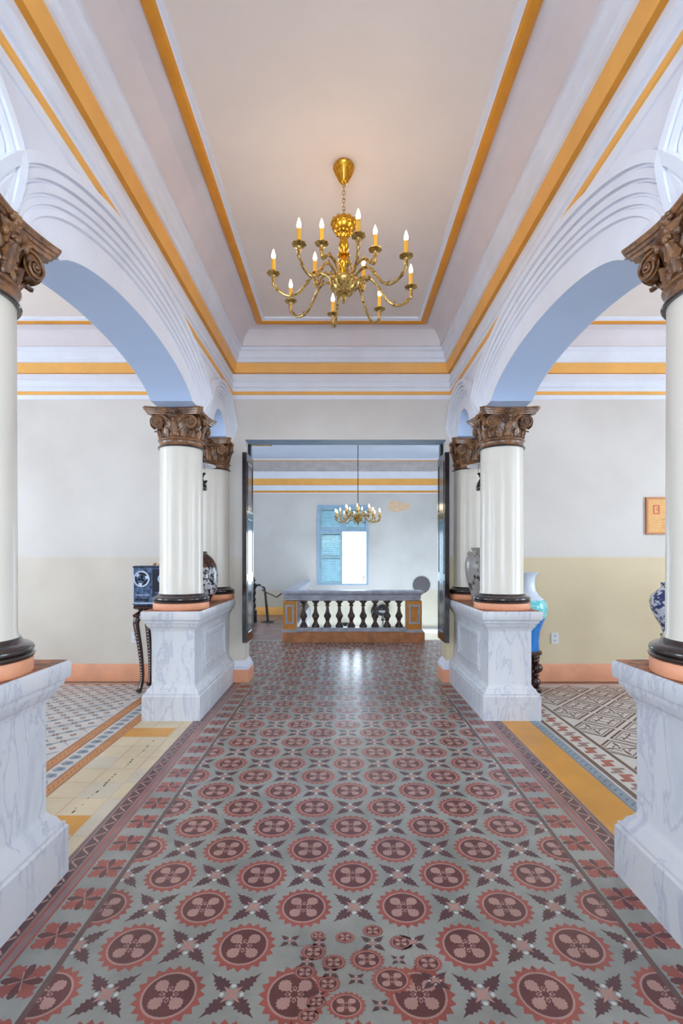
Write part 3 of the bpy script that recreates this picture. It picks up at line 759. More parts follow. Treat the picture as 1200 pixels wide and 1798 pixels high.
def make_column():
    root = thing('column', (0, 0, .94), '', 'column')
    T = Matrix.Translation((0, 0, -.94))
    B = MB(); B.lathe([(.0001, .9405), (.243, .9405), (.246, .945), (.246, .994), (.243, .998), (.0001, .998)], 'salmon', 48); B.build('plinth_ring', root, T=T)
    B = MB(); pr = [(.0001, .998), (.236, .998), (.250, 1.004), (.2525, 1.012), (.247, 1.018), (.240, 1.020), (.248, 1.026), (.250, 1.034), (.246, 1.044), (.236, 1.052), (.222, 1.056), (.212, 1.062), (.206, 1.070), (.202, 1.078), (.15, 1.078)]
    B.lathe(pr, 'torus', 48); B.build('base', root, T=T)
    B = MB(); B.lathe([(.198, 1.070), (.196, 1.086), (.191, 1.10), (.1905, 1.4), (.189, 1.9), (.187, ZS-.03), (.188, ZS+.01)], 'shaft', 64); B.build('shaft', root, T=T)
    Tc = Matrix.Translation((0, 0, ZS-.94))
    B = MB()
    B.lathe([(.18, 0, 'torus'), (.203, 0, 'torus'), (.207, .006, 'torus'), (.204, .013, 'bronze'), (.194, .016), (.190, .025), (.189, .055), (.193, .060), (.200, .064), (.204, .070), (.203, .076), (.194, .082), (.188, .09),
             (.186, .13), (.192, .18), (.205, .22), (.222, .25), (.235, .27), (.1, .285)], 'bronze', 48)
    # fluted tongues with round heads round the bell
    for i in range(20):
        a = 2*PI*(i+.5)/20
        ca, sa = math.cos(a), math.sin(a)
        B.ball((.192*ca, .192*sa, .105), (.011, .011, .022), 'bronze', 8)
        B.ball((.195*ca, .195*sa, .138), (.013, .013, .010), 'bronze', 8)
    for i in range(8):
        leaf_surf(B, PI/8+i*PI/4, .186, .085, .085, .034, .030)
    for i in range(8):
        leaf_surf(B, i*PI/4, .187, .10, .125, .040, .046)
    for i in range(24):
        a = 2*PI*i/24; B.ball((.226*math.cos(a), .226*math.sin(a), .228), (.014, .014, .018), 'bronze', 8)
    cap = B.build('capital', root, T=Tc, sharp=50)
    # abacus
    B = MB(); lev = [(.88, .272), (.90, .286), (.93, .290), (.945, .302), (.975, .306), (.985, .316), (1.0, .320), (1.0, .330), (.985, .3305)]
    rows = []
    for sc_, z in lev:
        row = []
        for q in range(4):
            c_, s_ = math.cos(q*PI/2), math.sin(q*PI/2)
            for i in range(17):
                tt = -1+2*i/16; d = (.222+.042*abs(tt)**1.9)*sc_; l = tt*.232*sc_
                row.append((d*c_-l*s_, d*s_+l*c_, z))
        rows.append(row)
    B.grid(rows, 'bronze', closed=True); B.face(rows[-1], 'bronze'); B.face(list(reversed(rows[0])), 'bronze')
    B.build('abacus', cap, sharp=30, T=Tc)
    # volutes
    for q in range(4):
        a = PI/4+q*PI/2
        T2 = Tc @ Matrix.Rotation(a, 4, 'Z')
        B = MB()
        cz = .208
        for sgn in (-1, 1):
            ph = math.radians(56); nv = Vector((math.cos(ph), sgn*math.sin(ph), 0)); e1 = Vector((math.sin(ph), -sgn*math.cos(ph), 0)); up_ = Vector((0, 0, 1))
            cc = Vector((.246, sgn*.036, cz))
            path = [cc-e1*.115+up_*.060-nv*.004, cc-e1*.080+up_*.060-nv*.002, cc-e1*.050+up_*.060]
            radii = [.006, .007, .0075]
            for i in range(46):
                th = i/45*2.4*2*PI; r = .058*math.exp(-th*.125); an = PI*.60-th
                path.append(cc+e1*(r*math.cos(an))+up_*(r*math.sin(an))+nv*(.010*i/45)); radii.append(.0078-.0042*i/45)
            B.tube(path, radii, 'bronze', 8)
            B.grid([[p for p in path[:24]], [p-nv*.016 for p in path[:24]], [p-nv*.045 for p in path[:24]]], 'bronze')
            ring = [cc-nv*.004+e1*(.052*math.cos(2*PI*j/24))+up_*(.052*math.sin(2*PI*j/24)) for j in range(24)]
            B.face(ring, 'bronze'); B.ball(cc+nv*.010, (.009, .009, .009), 'bronze', 10)
        # drooping leaf below the volute
        rows = []
        for i in range(7):
            u = i/6; x_ = .200+.052*u; z_ = .165-.028*math.sin(u*PI*.6)-.012*u; w_ = .036*(1-.55*u)*(1+.18*math.cos(u*16))
            rows.append([(x_, v*w_, z_+.008*(1-v*v)) for v in (-1, -.5, 0, .5, 1)])
        B.grid(rows, 'bronze')
        B.tube([(.195, 0, .12), (.215, 0, .146), (.228, 0, .152)], [.014, .012, .006], 'bronze', 8)
        B.build('volute', cap, sharp=50, T=T2)
        # flower in the middle of each side
        a = q*PI/2; T2 = Tc @ Matrix.Rotation(a, 4, 'Z')
        B = MB()
        B.ball((.222, 0, .300), (.022, .020, .020), 'bronze', 10)
        for i in range(6):
            an = i*PI/3; B.ball((.224, .024*math.cos(an), .300+.020*math.sin(an)), (.012, .013, .011), 'bronze', 8)
        B.ball((.214, 0, .262), (.022, .016, .018), 'bronze', 10); B.ball((.212, 0, .235), (.022, .022, .014), 'bronze', 10)
        for sg in (-1, 1):
            B.ball((.210, sg*.026, .25), (.014, .014, .010), 'bronze', 8)
            B.tube([(.200, sg*.030, .205), (.214, sg*.045, .225), (.222, sg*.070, .245), (.224, sg*.095, .262)], [.010, .009, .008, .006], 'bronze', 8)
        B.ball((.206, 0, .212), (.018, .030, .010), 'bronze', 10)
        B.build('rosette', cap, sharp=60, T=T2)
    return root
col0 = make_column()
index_kids()
cols = [(-PX, 4.57, 'cream round column at left, standing in front of the vase'), (PX, 4.57, 'cream round column at right, with turquoise vase behind it'),
        (-PX, YF-.004+.0, 'cream half column built against the wall left of the doorway'), (PX, YF-.004, 'cream half column built against the wall right of the doorway'),
        (-PX, 1.91, 'large cream column cut off by the left edge of the photo'), (PX, 1.91, 'large cream column cut off by the right edge of the photo')]
for i, (x, y, lb) in enumerate(cols):
    o = col0 if i == 0 else copy_tree(col0)
    o.location = (x, y, .94); o['label'] = lb

# ------------------------------------------------------------------ brass chandelier
def arm_path(pts, n=5):
    P = [Vector(p) for p in pts]; out = []
    for i in range(len(P)-1):
        p0, p1, p2, p3 = P[max(i-1, 0)], P[i], P[i+1], P[min(i+2, len(P)-1)]
        for j in range(n):
            t = j/n
            out.append(.5*((2*p1)+(-p0+p2)*t+(2*p0-5*p1+4*p2-p3)*t*t+(-p0+3*p1-3*p2+p3)*t**3))
    out.append(P[-1]); return out
def light_arm(root, ang, pts, zp, R, big=True, mtl='oldbrass', lamp=0.0, part='arm'):
    T = Matrix.Rotation(ang, 4, 'Z')
    B = MB(); path = arm_path([(p[0], 0, p[1]) for p in pts])
    n = len(path)
    B.tube(path, [.0085*(1 if big else .9)]*n, mtl, 8)
    if big:
        for f_ in (.25, .42, .62, .8):
            c = path[int(f_*n)]; B.ball(c, (.012, .012, .010), mtl, 8)
            T2 = Matrix.Rotation(.7 if f_ < .5 else -.6, 3, 'Y')
            B.ball((c[0], c[1], c[2]+.014), (.018, .006, .005), mtl, 8, T=T2)
        B.lathe([(.006, -.075), (.012, -.06), (.008, -.05), (.014, -.03), (.010, -.018), (.016, -.004)], mtl, 12, c=(R, 0, zp))
    arm = B.build(part, root, T=T)
    B = MB()
    ns = 32; rows = []
    for r, z in ((.006, -.012), (.022, -.006), (.040, .002), (.041, .006), (.024, .001), (.014, .003)):
        rows.append([((R+(r*(1+(.06*math.cos(8*2*PI*j/ns) if r > .03 else 0)))*math.cos(2*PI*j/ns)), (r*(1+(.06*math.cos(8*2*PI*j/ns) if r > .03 else 0)))*math.sin(2*PI*j/ns), zp+z) for j in range(ns)])
    B.grid(rows, mtl, closed=True)
    if big: B.lathe([(.014, .0), (.018, .010), (.017, .018), (.014, .022)], mtl, 16, c=(R, 0, zp))
    B.build('drip_pan', arm, T=T)
    B = MB(); B.lathe([(.0135, .004), (.0135, .092), (.010, .094), (.0001, .094)], 'candle', 14, c=(R, 0, zp)); B.build('candle_sleeve', arm, T=T)
    B = MB(); B.lathe([(.006, .093), (.012, .105), (.0135, .116), (.010, .132), (.004, .150), (.0005, .158)], 'bulb', 12, c=(R, 0, zp)); B.build('bulb', arm, T=T)
    if lamp:
        l = bpy.data.lights.new('bulb_light', 'POINT'); l.energy = lamp; l.color = (1, .72, .42); l.shadow_soft_size = .02
        o = bpy.data.objects.new('bulb_light', l); C.objects.link(o); o.parent = arm; o.location = T @ Vector((R, 0, zp+.175))
    return arm
ch = thing('chandelier', (.015, 3.22, 3.929), 'brass twelve-candle chandelier hanging from the ceiling panel in the foreground', 'chandelier', 'chandeliers')
Z0 = 3.929
def zz(z): return z-Z0
B = MB()
B.lathe([(.0001, 0), (.058, 0), (.066, -.008), (.070, -.022), (.064, -.032), (.056, -.045), (.046, -.070), (.034, -.092), (.026, -.108), (.018, -.118), (.008, -.122), (.0001, -.122)], 'brass', 32)
for i in range(8):
    a = i*PI/4; B.tube([(.062*math.cos(a), .062*math.sin(a), -.03), (.048*math.cos(a), .048*math.sin(a), -.066), (.025*math.cos(a), .025*math.sin(a), -.11)], [.007, .007, .004], 'brass', 6)
B.build('canopy', ch)
B = MB(); zt, zb = zz(3.810), zz(3.585); nl = 9; ll = (zt-zb)/nl
for i in range(nl):
    zc = zt-ll*(i+.5); pts = []
    for j in range(13):
        a = 2*PI*j/12; l, v = .009*math.cos(a), (ll*.62)*math.sin(a)
        pts.append((l, 0, zc+v) if i % 2 == 0 else (0, l, zc+v))
    B.tube(pts, .0026, 'oldbrass', 6, cap=False)
B.build('chain', ch)
B = MB()
B.lathe([(.0001, zz(3.60)), (.012, zz(3.598)), (.030, zz(3.592)), (.060, zz(3.575)), (.078, zz(3.55)), (.080, zz(3.535)), (.070, zz(3.51)), (.052, zz(3.49)), (.036, zz(3.478)), (.026, zz(3.462)), (.024, zz(3.44)),
         (.034, zz(3.41)), (.032, zz(3.385)), (.020, zz(3.362)), (.026, zz(3.355)), (.040, zz(3.348)), (.038, zz(3.338)), (.024, zz(3.33)), (.028, zz(3.31)), (.034, zz(3.29)), (.030, zz(3.27)),
         (.024, zz(3.26)), (.034, zz(3.25)), (.036, zz(3.215)), (.040, zz(3.20)), (.046, zz(3.188))], 'brass', 32)
for i in range(12):
    a = i*PI/6
    B.ball((.070*math.cos(a), .070*math.sin(a), zz(3.545)), (.017, .017, .026), 'brass', 8)
    B.ball((.046*math.cos(a), .046*math.sin(a), zz(3.495)), (.012, .012, .018), 'brass', 8)
    B.ball((.032*math.cos(a), .032*math.sin(a), zz(3.30)), (.006, .006, .020), 'brass', 6)
B.build('stem', ch)
B = MB()
B.lathe([(.046, zz(3.19)), (.080, zz(3.192)), (.094, zz(3.182)), (.096, zz(3.170)), (.086, zz(3.150)), (.068, zz(3.120)), (.048, zz(3.098)), (.030, zz(3.088)), (.018, zz(3.082)), (.022, zz(3.070)), (.012, zz(3.056)), (.014, zz(3.048)), (.006, zz(3.036)), (.0001, zz(3.03))], 'oldbrass', 32)
for i in range(16):
    a = i*PI/8
    B.ball((.080*math.cos(a), .080*math.sin(a), zz(3.146)), (.012, .012, .018), 'oldbrass', 8)
    B.ball((.050*math.cos(a), .050*math.sin(a), zz(3.106)), (.010, .010, .012), 'oldbrass', 8)
B.build('bowl', ch)
for i in range(8):
    ang = math.radians(10+45*i)
    light_arm(ch, ang, [(.07, zz(3.165)), (.11, zz(3.20)), (.16, zz(3.215)), (.205, zz(3.19)), (.245, zz(3.135)), (.295, zz(3.075)), (.355, zz(3.052)), (.415, zz(3.075)), (.447, zz(3.115)), (.45, zz(3.165))], zz(3.179), .45, lamp=0.55)
for a in (55, 145, 235, 325):
    light_arm(ch, math.radians(a), [(.05, zz(3.20)), (.075, zz(3.235)), (.11, zz(3.262)), (.155, zz(3.268)), (.19, zz(3.245)), (.222, zz(3.215)), (.236, zz(3.235)), (.236, zz(3.28))], zz(3.294), .236, lamp=0.55)

# second chandelier in the stair hall
ch2 = thing('chandelier', (.33, 10.0, HZ-.001), 'small dark chandelier on a long rod in front of the far window', 'chandelier', 'chandeliers')
def z2(z): return z-(HZ-.001)
B = MB(); B.lathe([(.0001, 0), (.06, 0), (.05, -.03), (.01, -.06)], 'oldbrass', 20); B.tube([(0, 0, -.05), (0, 0, z2(2.50))], .008, 'black', 8); B.build('rod', ch2)
B = MB(); B.lathe([(.008, z2(2.52)), (.02, z2(2.50)), (.035, z2(2.45)), (.02, z2(2.40)), (.03, z2(2.36)), (.022, z2(2.30)), (.06, z2(2.25)), (.09, z2(2.22)), (.06, z2(2.17)), (.025, z2(2.12)), (.012, z2(2.08)), (.0001, z2(2.05))], 'oldbrass', 20); B.build('stem', ch2)
for i in range(12):
    light_arm(ch2, math.radians(8+30*i), [(.06, z2(2.22)), (.15, z2(2.26)), (.22, z2(2.22)), (.30, z2(2.14)), (.38, z2(2.13)), (.44, z2(2.17)), (.45, z2(2.22))], z2(2.235), .45, lamp=0.22)
for i in range(6):
    light_arm(ch2, math.radians(25+60*i), [(.04, z2(2.25)), (.10, z2(2.31)), (.17, z2(2.30)), (.23, z2(2.25)), (.26, z2(2.28)), (.26, z2(2.31))], z2(2.32), .26, lamp=0)

# ------------------------------------------------------------------ balustrade round the stairwell
YBAL = 8.33
bal = thing('balustrade', (0.19, YBAL+.1, 0), 'stone balustrade with orange end piers in front of the far window', 'balustrade')
Tb = Matrix.Translation((-.19, -YBAL-.1, 0))
xl, xr = -.985, 1.37
B = MB(); B.rings(xl+.02, xr-.0, YBAL+.02, YBAL+.24, [(.02, 0), (.02, .16), (.012, .17)], 'balplinth'); B.build('plinth', bal, T=Tb)
B = MB(); B.rings(xl+.2, xr-.2, YBAL+.05, YBAL+.21, [(.0, .17), (.01, .172), (.01, .20), (0, .212), (0, .236)], 'stone'); B.build('bottom_rail', bal, T=Tb)
for (a, b) in ((-.975, -.76), (1.09, 1.345)):
    B = MB(); B.rings(a, b, YBAL+.02, YBAL+.23, [(.015, .17), (.015, .19), (0, .205), (0, .69)], 'orangebal')
    B.rings(a, b, YBAL+.02, YBAL+.23, [(.02, .165), (.02, .20), (.002, .21)], 'stone', cap=False)
    yy = YBAL+.02
    for (i, o_, k) in ((.035, .008, 'stone'),):
        rows = []
        for ii, oo in ((i, 0), (i, .010), (i+.012, .012), (i+.03, .008), (i+.034, 0)):
            rows.append([(a+ii, yy-oo, .27+ii), (b-ii, yy-oo, .27+ii), (b-ii, yy-oo, .66-ii), (a+ii, yy-oo, .66-ii)])
        B.grid(rows, k, closed=True)
    B.build('pier', bal, T=Tb)
B = MB(); B.rings(xl+.03, xr-.05, YBAL+.02, YBAL+.23, [(-.02, .69), (0, .70), (.0, .735), (.015, .74), (.015, .76), (.005, .765), (.005, .785), (.03, .80), (.045, .815), (.045, .85), (.03, .862)], 'stone')
B.rings(-.95, -.78, YBAL+.27, 12.3, [(-.02, .69), (0, .70), (.0, .735), (.03, .80), (.035, .85), (.02, .860)], 'stone'); B.build('handrail', bal, T=Tb)
BP = [(.0001, 0), (.066, 0), (.066, .03), (.058, .042), (.046, .062), (.032, .09), (.028, .115), (.038, .122), (.042, .132), (.034, .142), (.052, .158), (.062, .18), (.062, .20), (.052, .222), (.036, .25), (.028, .29), (.023, .335), (.023, .35), (.038, .358), (.040, .368), (.036, .378), (.026, .384), (.030, .398), (.050, .420), (.064, .432), (.064, .455), (.0001, .455)]
bmesh0 = None
def put_baluster(x, y):
    global bmesh0
    if bmesh0 is None:
        B = MB(); B.lathe(BP, 'baluster', 16); bmesh0 = B.build('baluster', bal); o = bmesh0
    else:
        o = bmesh0.copy(); C.objects.link(o)
    o.location = (x-.19, y-YBAL-.1, .2365)
for i in range(9): put_baluster(-.641+.2018*i, YBAL+.13)
B = MB(); B.rings(-.95, -.78, YBAL+.27, 12.3, [(.02, 0), (.02, .15), (0, .17), (0, .2365)], 'stone'); B.build('side_plinth', bal, T=Tb)
for i in range(18): put_baluster(-.865, YBAL+.45+.2*i)

# rope stands in the stair hall
s1 = thing('rope_post', (-1.93, 10.95, 0), 'black turned wooden post with finial beside the left door leaf', 'post')
B = MB(); B.lathe([(.0001, 0), (.075, 0), (.075, .26), (.05, .28), (.035, .30), (.05, .34), (.06, .38), (.045, .42), (.035, .46), (.055, .50), (.04, .54), (.032, .58), (.05, .62), (.055, .66), (.04, .70), (.05, .74), (.07, .78), (.07, .84), (.03, .87), (.022, .89), (.05, .92), (.05, .94), (.02, .96), (.028, .985), (.012, 1.0), (.0001, 1.0)], 'black', 20); B.build('post_shaft', s1)
B = MB(); B.tube([(.06, 0, .80), (.12, 0, .83), (.16, 0, .80)], .022, 'black', 8); B.build('hook', s1)
s2 = thing('rope_stand', (-1.63, 11.05, 0), 'thin leaning black stand on a round foot beside the turned post', 'stand')
B = MB(); B.lathe([(.0001, 0), (.14, 0), (.145, .012), (.12, .03), (.03, .045), (.0001, .045)], 'black', 24); B.build('foot', s2)
B = MB(); B.tube([(.0, 0, .04), (-.03, 0, .35), (-.055, 0, .62), (-.08, 0, .76), (-.12, -.05, .78)], [.03, .027, .025, .025, .02], 'black', 10); B.build('rod', s2)
B = MB(); B.tube(arm_path([(-1.74, 10.93, .72), (-1.62, 10.7, .68), (-1.42, 10.2, .655), (-1.25, 9.6, .66), (-1.12, 8.9, .74), (-1.03, 8.62, .80)]), .014, 'rope', 8)
tag(B.build('barrier_rope'), 'thin dark rope sagging from the black stand to the balustrade', 'rope')

# things by the stairwell wall
B = MB(); T = Matrix.Translation((2.0, HY-.002, .745)) @ Matrix.Rotation(PI/2, 4, 'X')
B.lathe([(.0001, 0), (.20, 0), (.215, .01), (.215, .03), (.20, .035), (.12, .028), (.0001, .035)], 'discw', 40, T=T)
tag(B.build('wall_disc'), 'dark grey round disc hanging on the far wall right of the window', 'disc')
o = thing('standing_fan', (1.02, 12.33, -.33), 'black round-headed stand seen between the balusters', 'fan')
B = MB(); B.lathe([(.0001, .002), (.08, .002), (.08, .015), (.02, .03), (.018, .20), (.06, .215), (.03, .24), (.03, .33)], 'black', 20); B.build('pedestal_base', o)
B = MB(); B.ball((0, 0, .46), (.16, .06, .15), 'black', 20); B.build('head', o)
B = MB(); B.ball((-.2, .06, .43), (.09, .04, .14), 'black', 16); B.build('side_wing', o)
B = MB(); B.lathe([(.0001, .001), (.05, .001), (.03, .03), (.02, .06, 'jarblack'), (.05, .09, 'jarblack'), (.085, .13, 'jarblack'), (.09, .145, 'jarblack'), (.08, .14, 'jarblack'), (.0001, .10)], 'pearl', 24)
o = B.build('bowl'); o.location = (.09, 12.33, -.33); tag(o, 'small black bowl on a white foot behind the middle balusters', 'bowl')

# ------------------------------------------------------------------ vases
def vase(name, loc, label, cat, prof, seg=40, extra=None):
    o = thing(name, loc, label, cat)
    B = MB(); B.lathe(prof, prof[0][2] if len(prof[0]) > 2 else 'vasewhite', seg); B.build('body', o)
    return o
v = vase('vase', (-1.44, 5.12, .9405), 'brown-topped vase with black and white figures on the far left pedestal', 'vase',
     [(.0001, 0, 'jarblack'), (.085, 0, 'jarblack'), (.09, .01, 'jarblack'), (.115, .07, 'jarblack'), (.140, .09, 'jarbw'), (.158, .14, 'jarbw'), (.168, .21, 'jarbw'), (.170, .27, 'jarbw'), (.164, .33, 'jarbw'), (.158, .365, 'jarbrown'),
      (.150, .39, 'jarbrown'), (.128, .435, 'jarbrown'), (.10, .47, 'jarbrown'), (.07, .495, 'jarbrown'), (.06, .50, 'jarbrown'), (.06, .525, 'jarbrown'), (.05, .525, 'jarbrown'), (.05, .45)])
v = vase('jar', (1.450, 5.10, .9405), 'grey glazed jar with dark brush marks on the far right pedestal', 'jar',
     [(.0001, 0, 'jargrey'), (.105, 0, 'jargrey'), (.110, .012, 'jargrey'), (.122, .08, 'jargrey'), (.150, .18, 'jargrey'), (.174, .28, 'jargrey'), (.185, .36, 'jargrey'), (.182, .42, 'jargrey'), (.165, .47, 'jargrey'), (.135, .50, 'jargrey'), (.112, .515, 'jargrey'), (.108, .53, 'jargrey'), (.122, .553, 'jargrey'), (.124, .563, 'jargrey'), (.112, .563, 'jargrey'), (.10, .50)])
for i in range(4):
    a = PI/4+i*PI/2; B = MB(); B.tube([(.155*math.cos(a), .155*math.sin(a), .47), (.18*math.cos(a), .18*math.sin(a), .50), (.165*math.cos(a), .165*math.sin(a), .525), (.135*math.cos(a), .135*math.sin(a), .51)], .009, 'jargrey', 8); B.build('lug', v)
o = thing('vase_stand', (1.945, 5.2, 0), 'dark red carved wooden stand under the blue and turquoise vase', 'stand')
B = MB(); B.lathe([(.0001, .40), (.125, .40), (.137, .41), (.137, .43), (.125, .444), (.0001, .444)], 'darkwood', 24); B.build('stand_top', o)
for i in range(4):
    a = PI/4+i*PI/2; x_, y_ = .085*math.cos(a), .085*math.sin(a); B = MB()
    for zc, r in ((.045, .042), (.125, .052), (.20, .034), (.27, .054), (.345, .040), (.385, .046)): B.ball((x_*(1+.15*math.sin(zc*30)), y_*(1+.15*math.sin(zc*30)), zc), (r, r, r*.95), 'darkwood', 14)
    B.ball((x_*1.25, y_*1.25, .022), (.032, .032, .022), 'darkwood', 10)
    B.build('leg', o)
v = vase('vase', (1.945, 5.2, .4445), 'turquoise and blue vase with pale flared mouth on a dark red stand', 'vase',
     [(.0001, 0, 'blue'), (.105, 0, 'blue'), (.108, .02, 'blue'), (.106, .10, 'blue'), (.118, .20, 'blue'), (.145, .28, 'blue'), (.172, .34, 'turq'), (.190, .41, 'turq'), (.190, .46, 'turq'), (.178, .50, 'turq'), (.160, .525, 'vasewhite'),
      (.110, .56, 'vasewhite'), (.075, .62, 'vasewhite'), (.066, .69, 'vasewhite'), (.070, .745, 'vasewhite'), (.085, .78, 'vasewhite'), (.108, .80, 'vasewhite'), (.110, .806, 'vasewhite'), (.095, .80, 'vasewhite'), (.06, .74)])
o = thing('vase_stand', (3.20, 4.85, 0), 'dark wooden stand under the blue and white vase behind the near right column', 'stand')
B = MB(); B.lathe([(.0001, 0), (.12, 0), (.12, .04), (.05, .07), (.04, .3), (.055, .42), (.04, .56), (.08, .63), (.09, .64), (.09, .66), (.0001, .66)], 'darkwood', 24); B.build('stand_column', o)
v = vase('vase', (3.20, 4.85, .6605), 'blue and white vase half hidden by the near right column', 'vase',
     [(.0001, 0, 'bluewhite'), (.070, 0, 'bluewhite'), (.072, .02, 'bluewhite'), (.084, .07, 'bluewhite'), (.125, .14, 'bluewhite'), (.17, .24, 'bluewhite'), (.182, .31, 'bluewhite'), (.170, .37, 'bluewhite'), (.12, .42, 'bluewhite'), (.085, .45, 'bluewhite'), (.08, .48, 'bluewhite'), (.09, .50, 'bluewhite'), (.08, .50, 'bluewhite'), (.07, .45)])

# ------------------------------------------------------------------ machine on inlaid stand in the left bay
o = thing('console_stand', (-1.965, 5.32, 0), 'dark carved stand with curved pearl-beaded legs behind the left pedestal', 'stand')
B = MB(); B.rings(-.165, .165, -.155, .155, [(.0, .775), (.010, .78), (.022, .80), (.022, .812), (.0, .83), (-.02, .845), (-.02, .86), (.015, .875), (.018, .90), (.01, .908)], 'darkwood')
for i in range(5): B.ball((-.11+.055*i, -.172, .792), (.012, .008, .008), 'pearl', 8)
for i in range(4): B.ball((-.09+.06*i, -.137, .852), (.010, .006, .006), 'pearl', 8)
B.build('stand_top', o)
for sx in (-1, 1):
    for sy in (-1, 1):
        B = MB()
        pts = arm_path([(.150, .14, .775), (.162, .15, .73), (.156, .146, .66), (.136, .13, .50), (.120, .118, .33), (.114, .112, .18), (.122, .120, .08), (.132, .130, .035)])
        pts = [Vector((sx*p.x, sy*p.y, p.z)) for p in pts]; n_ = len(pts)
        B.tube(pts, [.036-.014*min(1, i/(n_*.6)) for i in range(n_)], 'darkwood', 10)
        B.ball((sx*.137, sy*.137, .024), (.032, .032, .024), 'darkwood', 10)
        leg = B.build('leg', o)
        B = MB()
        for i in range(6, n_-3, 1):
            p = pts[i]; B.ball((p.x, p.y+sy*.026 if sy < 0 else p.y-.026, p.z), (.007, .007, .006), 'pearl', 6)
        B.build('pearl_beading', leg)
o = thing('reel_machine', (-1.965, 5.32, .9085), 'blue-grey machine with a white-rimmed round reel on the carved stand', 'machine')
B = MB(); B.rings(-.19, .19, -.17, .17, [(-.01, 0), (0, .012), (0, .40), (-.008, .41)], 'machine'); B.build('case', o)
B = MB(); B.box(-.178, .178, -.178, -.1705, .02, .032, 'reel'); B.box(-.186, -.176, -.178, -.1705, .02, .39, 'reel'); B.box(-.186, .186, -.180, -.1705, .392, .404, 'machinedark')
B.box(-.16, -.02, -.177, -.1705, .105, .112, 'reel'); B.build('edging', o)
B = MB(); B.box(.015, .165, -.176, -.1705, .07, .375, 'machinedark'); B.build('front_panel', o)
for cx in (-.095, .165):
    if cx > 0.1: cx = .12
    B = MB(); T = Matrix.Translation((cx, -.171, .275)) @ Matrix.Rotation(PI/2, 4, 'X'); r = .085 if cx < 0 else .05
    B.lathe([(r-.016, 0), (r-.016, .012), (r-.004, .014), (r, .008), (r, 0)], 'reel', 32, T=T)
    B.lathe([(.0001, .004), (r-.012, .004)], 'machinedark', 24, T=T)
    for k in range(3):
        a = .3+k*2*PI/3; T2 = T @ Matrix.Rotation(a, 4, 'Z'); B.box(.0, r*.5, -r*.34, r*.34, .005, .010, 'machine', T2); B.box(r*.5, r-.012, -r*.20, r*.20, .005, .0095, 'reel', T2)
    B.lathe([(.014, .004), (.014, .018), (.0001, .018)], 'machinedark', 16, T=T); B.build('reel', o)
B = MB()
for i in range(5): B.box(-.16+.03*i, -.14+.03*i, -.180, -.1705, .05, .07, 'machinedark')
for i in range(3): B.box(.03, .15, -.180, -.1765, .09+.02*i, .10+.02*i, 'machine')
B.build('controls', o)
for dx, w_ in ((-.02, .02), (.045, .03)):
    B = MB(); B.ball((0, 0, .0135), (w_, .014, .013), 'frame', 10); B.ball((w_*.5, 0, .024), (w_*.5, .010, .008), 'frame', 8)
    q = B.build('figurine'); q.location = (-1.965+dx+.02, 5.25, 1.319)
    tag(q, 'tiny brown carving on top of the machine, left one' if dx < 0 else 'tiny brown carving on the machine, next to the column', 'figurine', 'small carvings on the machine')

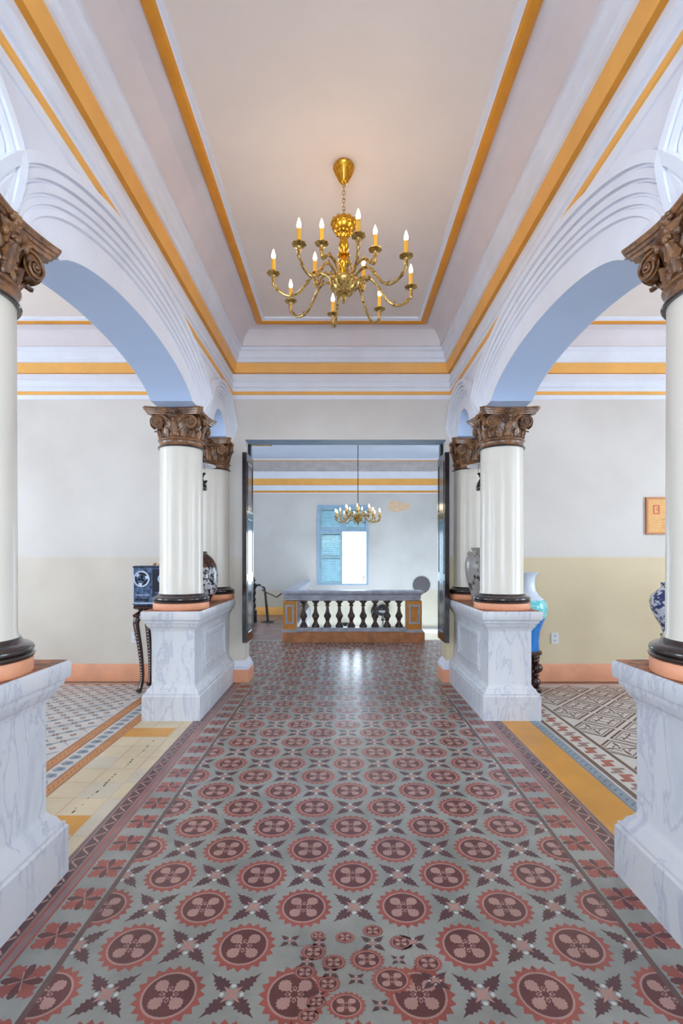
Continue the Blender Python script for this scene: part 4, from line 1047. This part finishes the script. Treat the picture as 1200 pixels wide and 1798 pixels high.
# ------------------------------------------------------------------ hanging oil lamps between the paired columns
for s, lb in ((-1, 'black hanging oil lamp with white smoke disc behind the left column'), (1, 'black hanging oil lamp with white smoke disc behind the right column')):
    o = thing('hanging_lamp', (s*1.44, 5.125, 2.899), lb, 'lamp', None)
    zo = 2.899
    B = MB(); B.tube([(0, 0, .019), (0, 0, 2.40-zo)], .0035, 'black', 6); B.ball((0, 0, .008), (.014, .014, .012), 'black', 8); B.build('chain', o)
    B = MB(); B.lathe([(.012, 2.42-zo, 'black'), (.035, 2.40-zo, 'black'), (.04, 2.375-zo, 'milk'), (.09, 2.365-zo, 'milk'), (.148, 2.345-zo, 'milk'), (.150, 2.340-zo, 'milk'), (.09, 2.352-zo, 'milk'), (.03, 2.36-zo)], 'milk', 32); B.build('smoke_disc', o)
    B = MB()
    for sg in (-1, 1): B.tube([(sg*.036, 0, 2.36-zo), (sg*.036, 0, 2.25-zo)], .002, 'black', 6)
    B.lathe([(.045, 2.27-zo), (.048, 2.265-zo), (.030, 2.245-zo), (.020, 2.215-zo), (.034, 2.19-zo), (.046, 2.17-zo), (.052, 2.16-zo), (.050, 2.15-zo), (.056, 2.14-zo), (.056, 2.10-zo), (.050, 2.09-zo), (.0001, 2.09-zo)], 'black', 24)
    B.ball((.05, 0, 2.185-zo), (.014, .014, .014), 'black', 8)
    B.build('oil_font', o)

# ------------------------------------------------------------------ wall picture and sockets
o = thing('wall_picture', (3.655, YF-.001, 1.88), 'orange-framed document with red stamp on the wall by the right column', 'picture')
B = MB(); W_, H_ = .20, .21
for (a, b, c, d) in ((-W_, W_, H_-.02, H_), (-W_, W_, -H_, -H_+.02), (-W_, -W_+.02, -H_+.02, H_-.02), (W_-.02, W_, -H_+.02, H_-.02)): B.box(a, b, -.025, 0, c, d, 'frame')
B.build('frame', o)
B = MB(); B.box(-W_+.02, W_-.02, -.012, -.004, -H_+.02, H_-.02, 'paper'); B.build('sheet', o)
B = MB()
x0, z0 = -.115, .02
for (a, b, c, d) in ((0, .012, 0, .10), (.012, .07, .09, .10), (.012, .07, .0, .01), (.03, .065, .04, .05), (.03, .065, .065, .072), (.058, .07, .01, .09)): B.box(x0+a, x0+b, -.0135, -.0122, z0+c, z0+d, 'redprint')
for i in range(4): B.box(-.02, .12, -.0135, -.0122, -.05-.03*i, -.044-.03*i, 'frame')
B.build('red_stamp', o)['label'] = 'red square stamp'
for x, z, lb in ((-2.345, .50, 'white wall socket on the left wall beside the carved stand'), (2.425, .49, 'white wall socket on the right wall beside the turquoise vase')):
    o = thing('wall_socket', (x, YF-.001, z), lb, 'socket')
    B = MB(); B.rings(-.042, .042, -.008, 0, [(0, -.06), (0, .06)], 'plast'); B.build('plate', o)
    B = MB()
    for zc in (-.026, .026):
        B.box(-.018, .018, -.011, -.0082, zc-.018, zc+.018, 'plast')
        for q in (-.007, .007): B.box(q-.0025, q+.0025, -.0118, -.011, zc-.008, zc+.008, 'black')
    B.build('outlets', o)
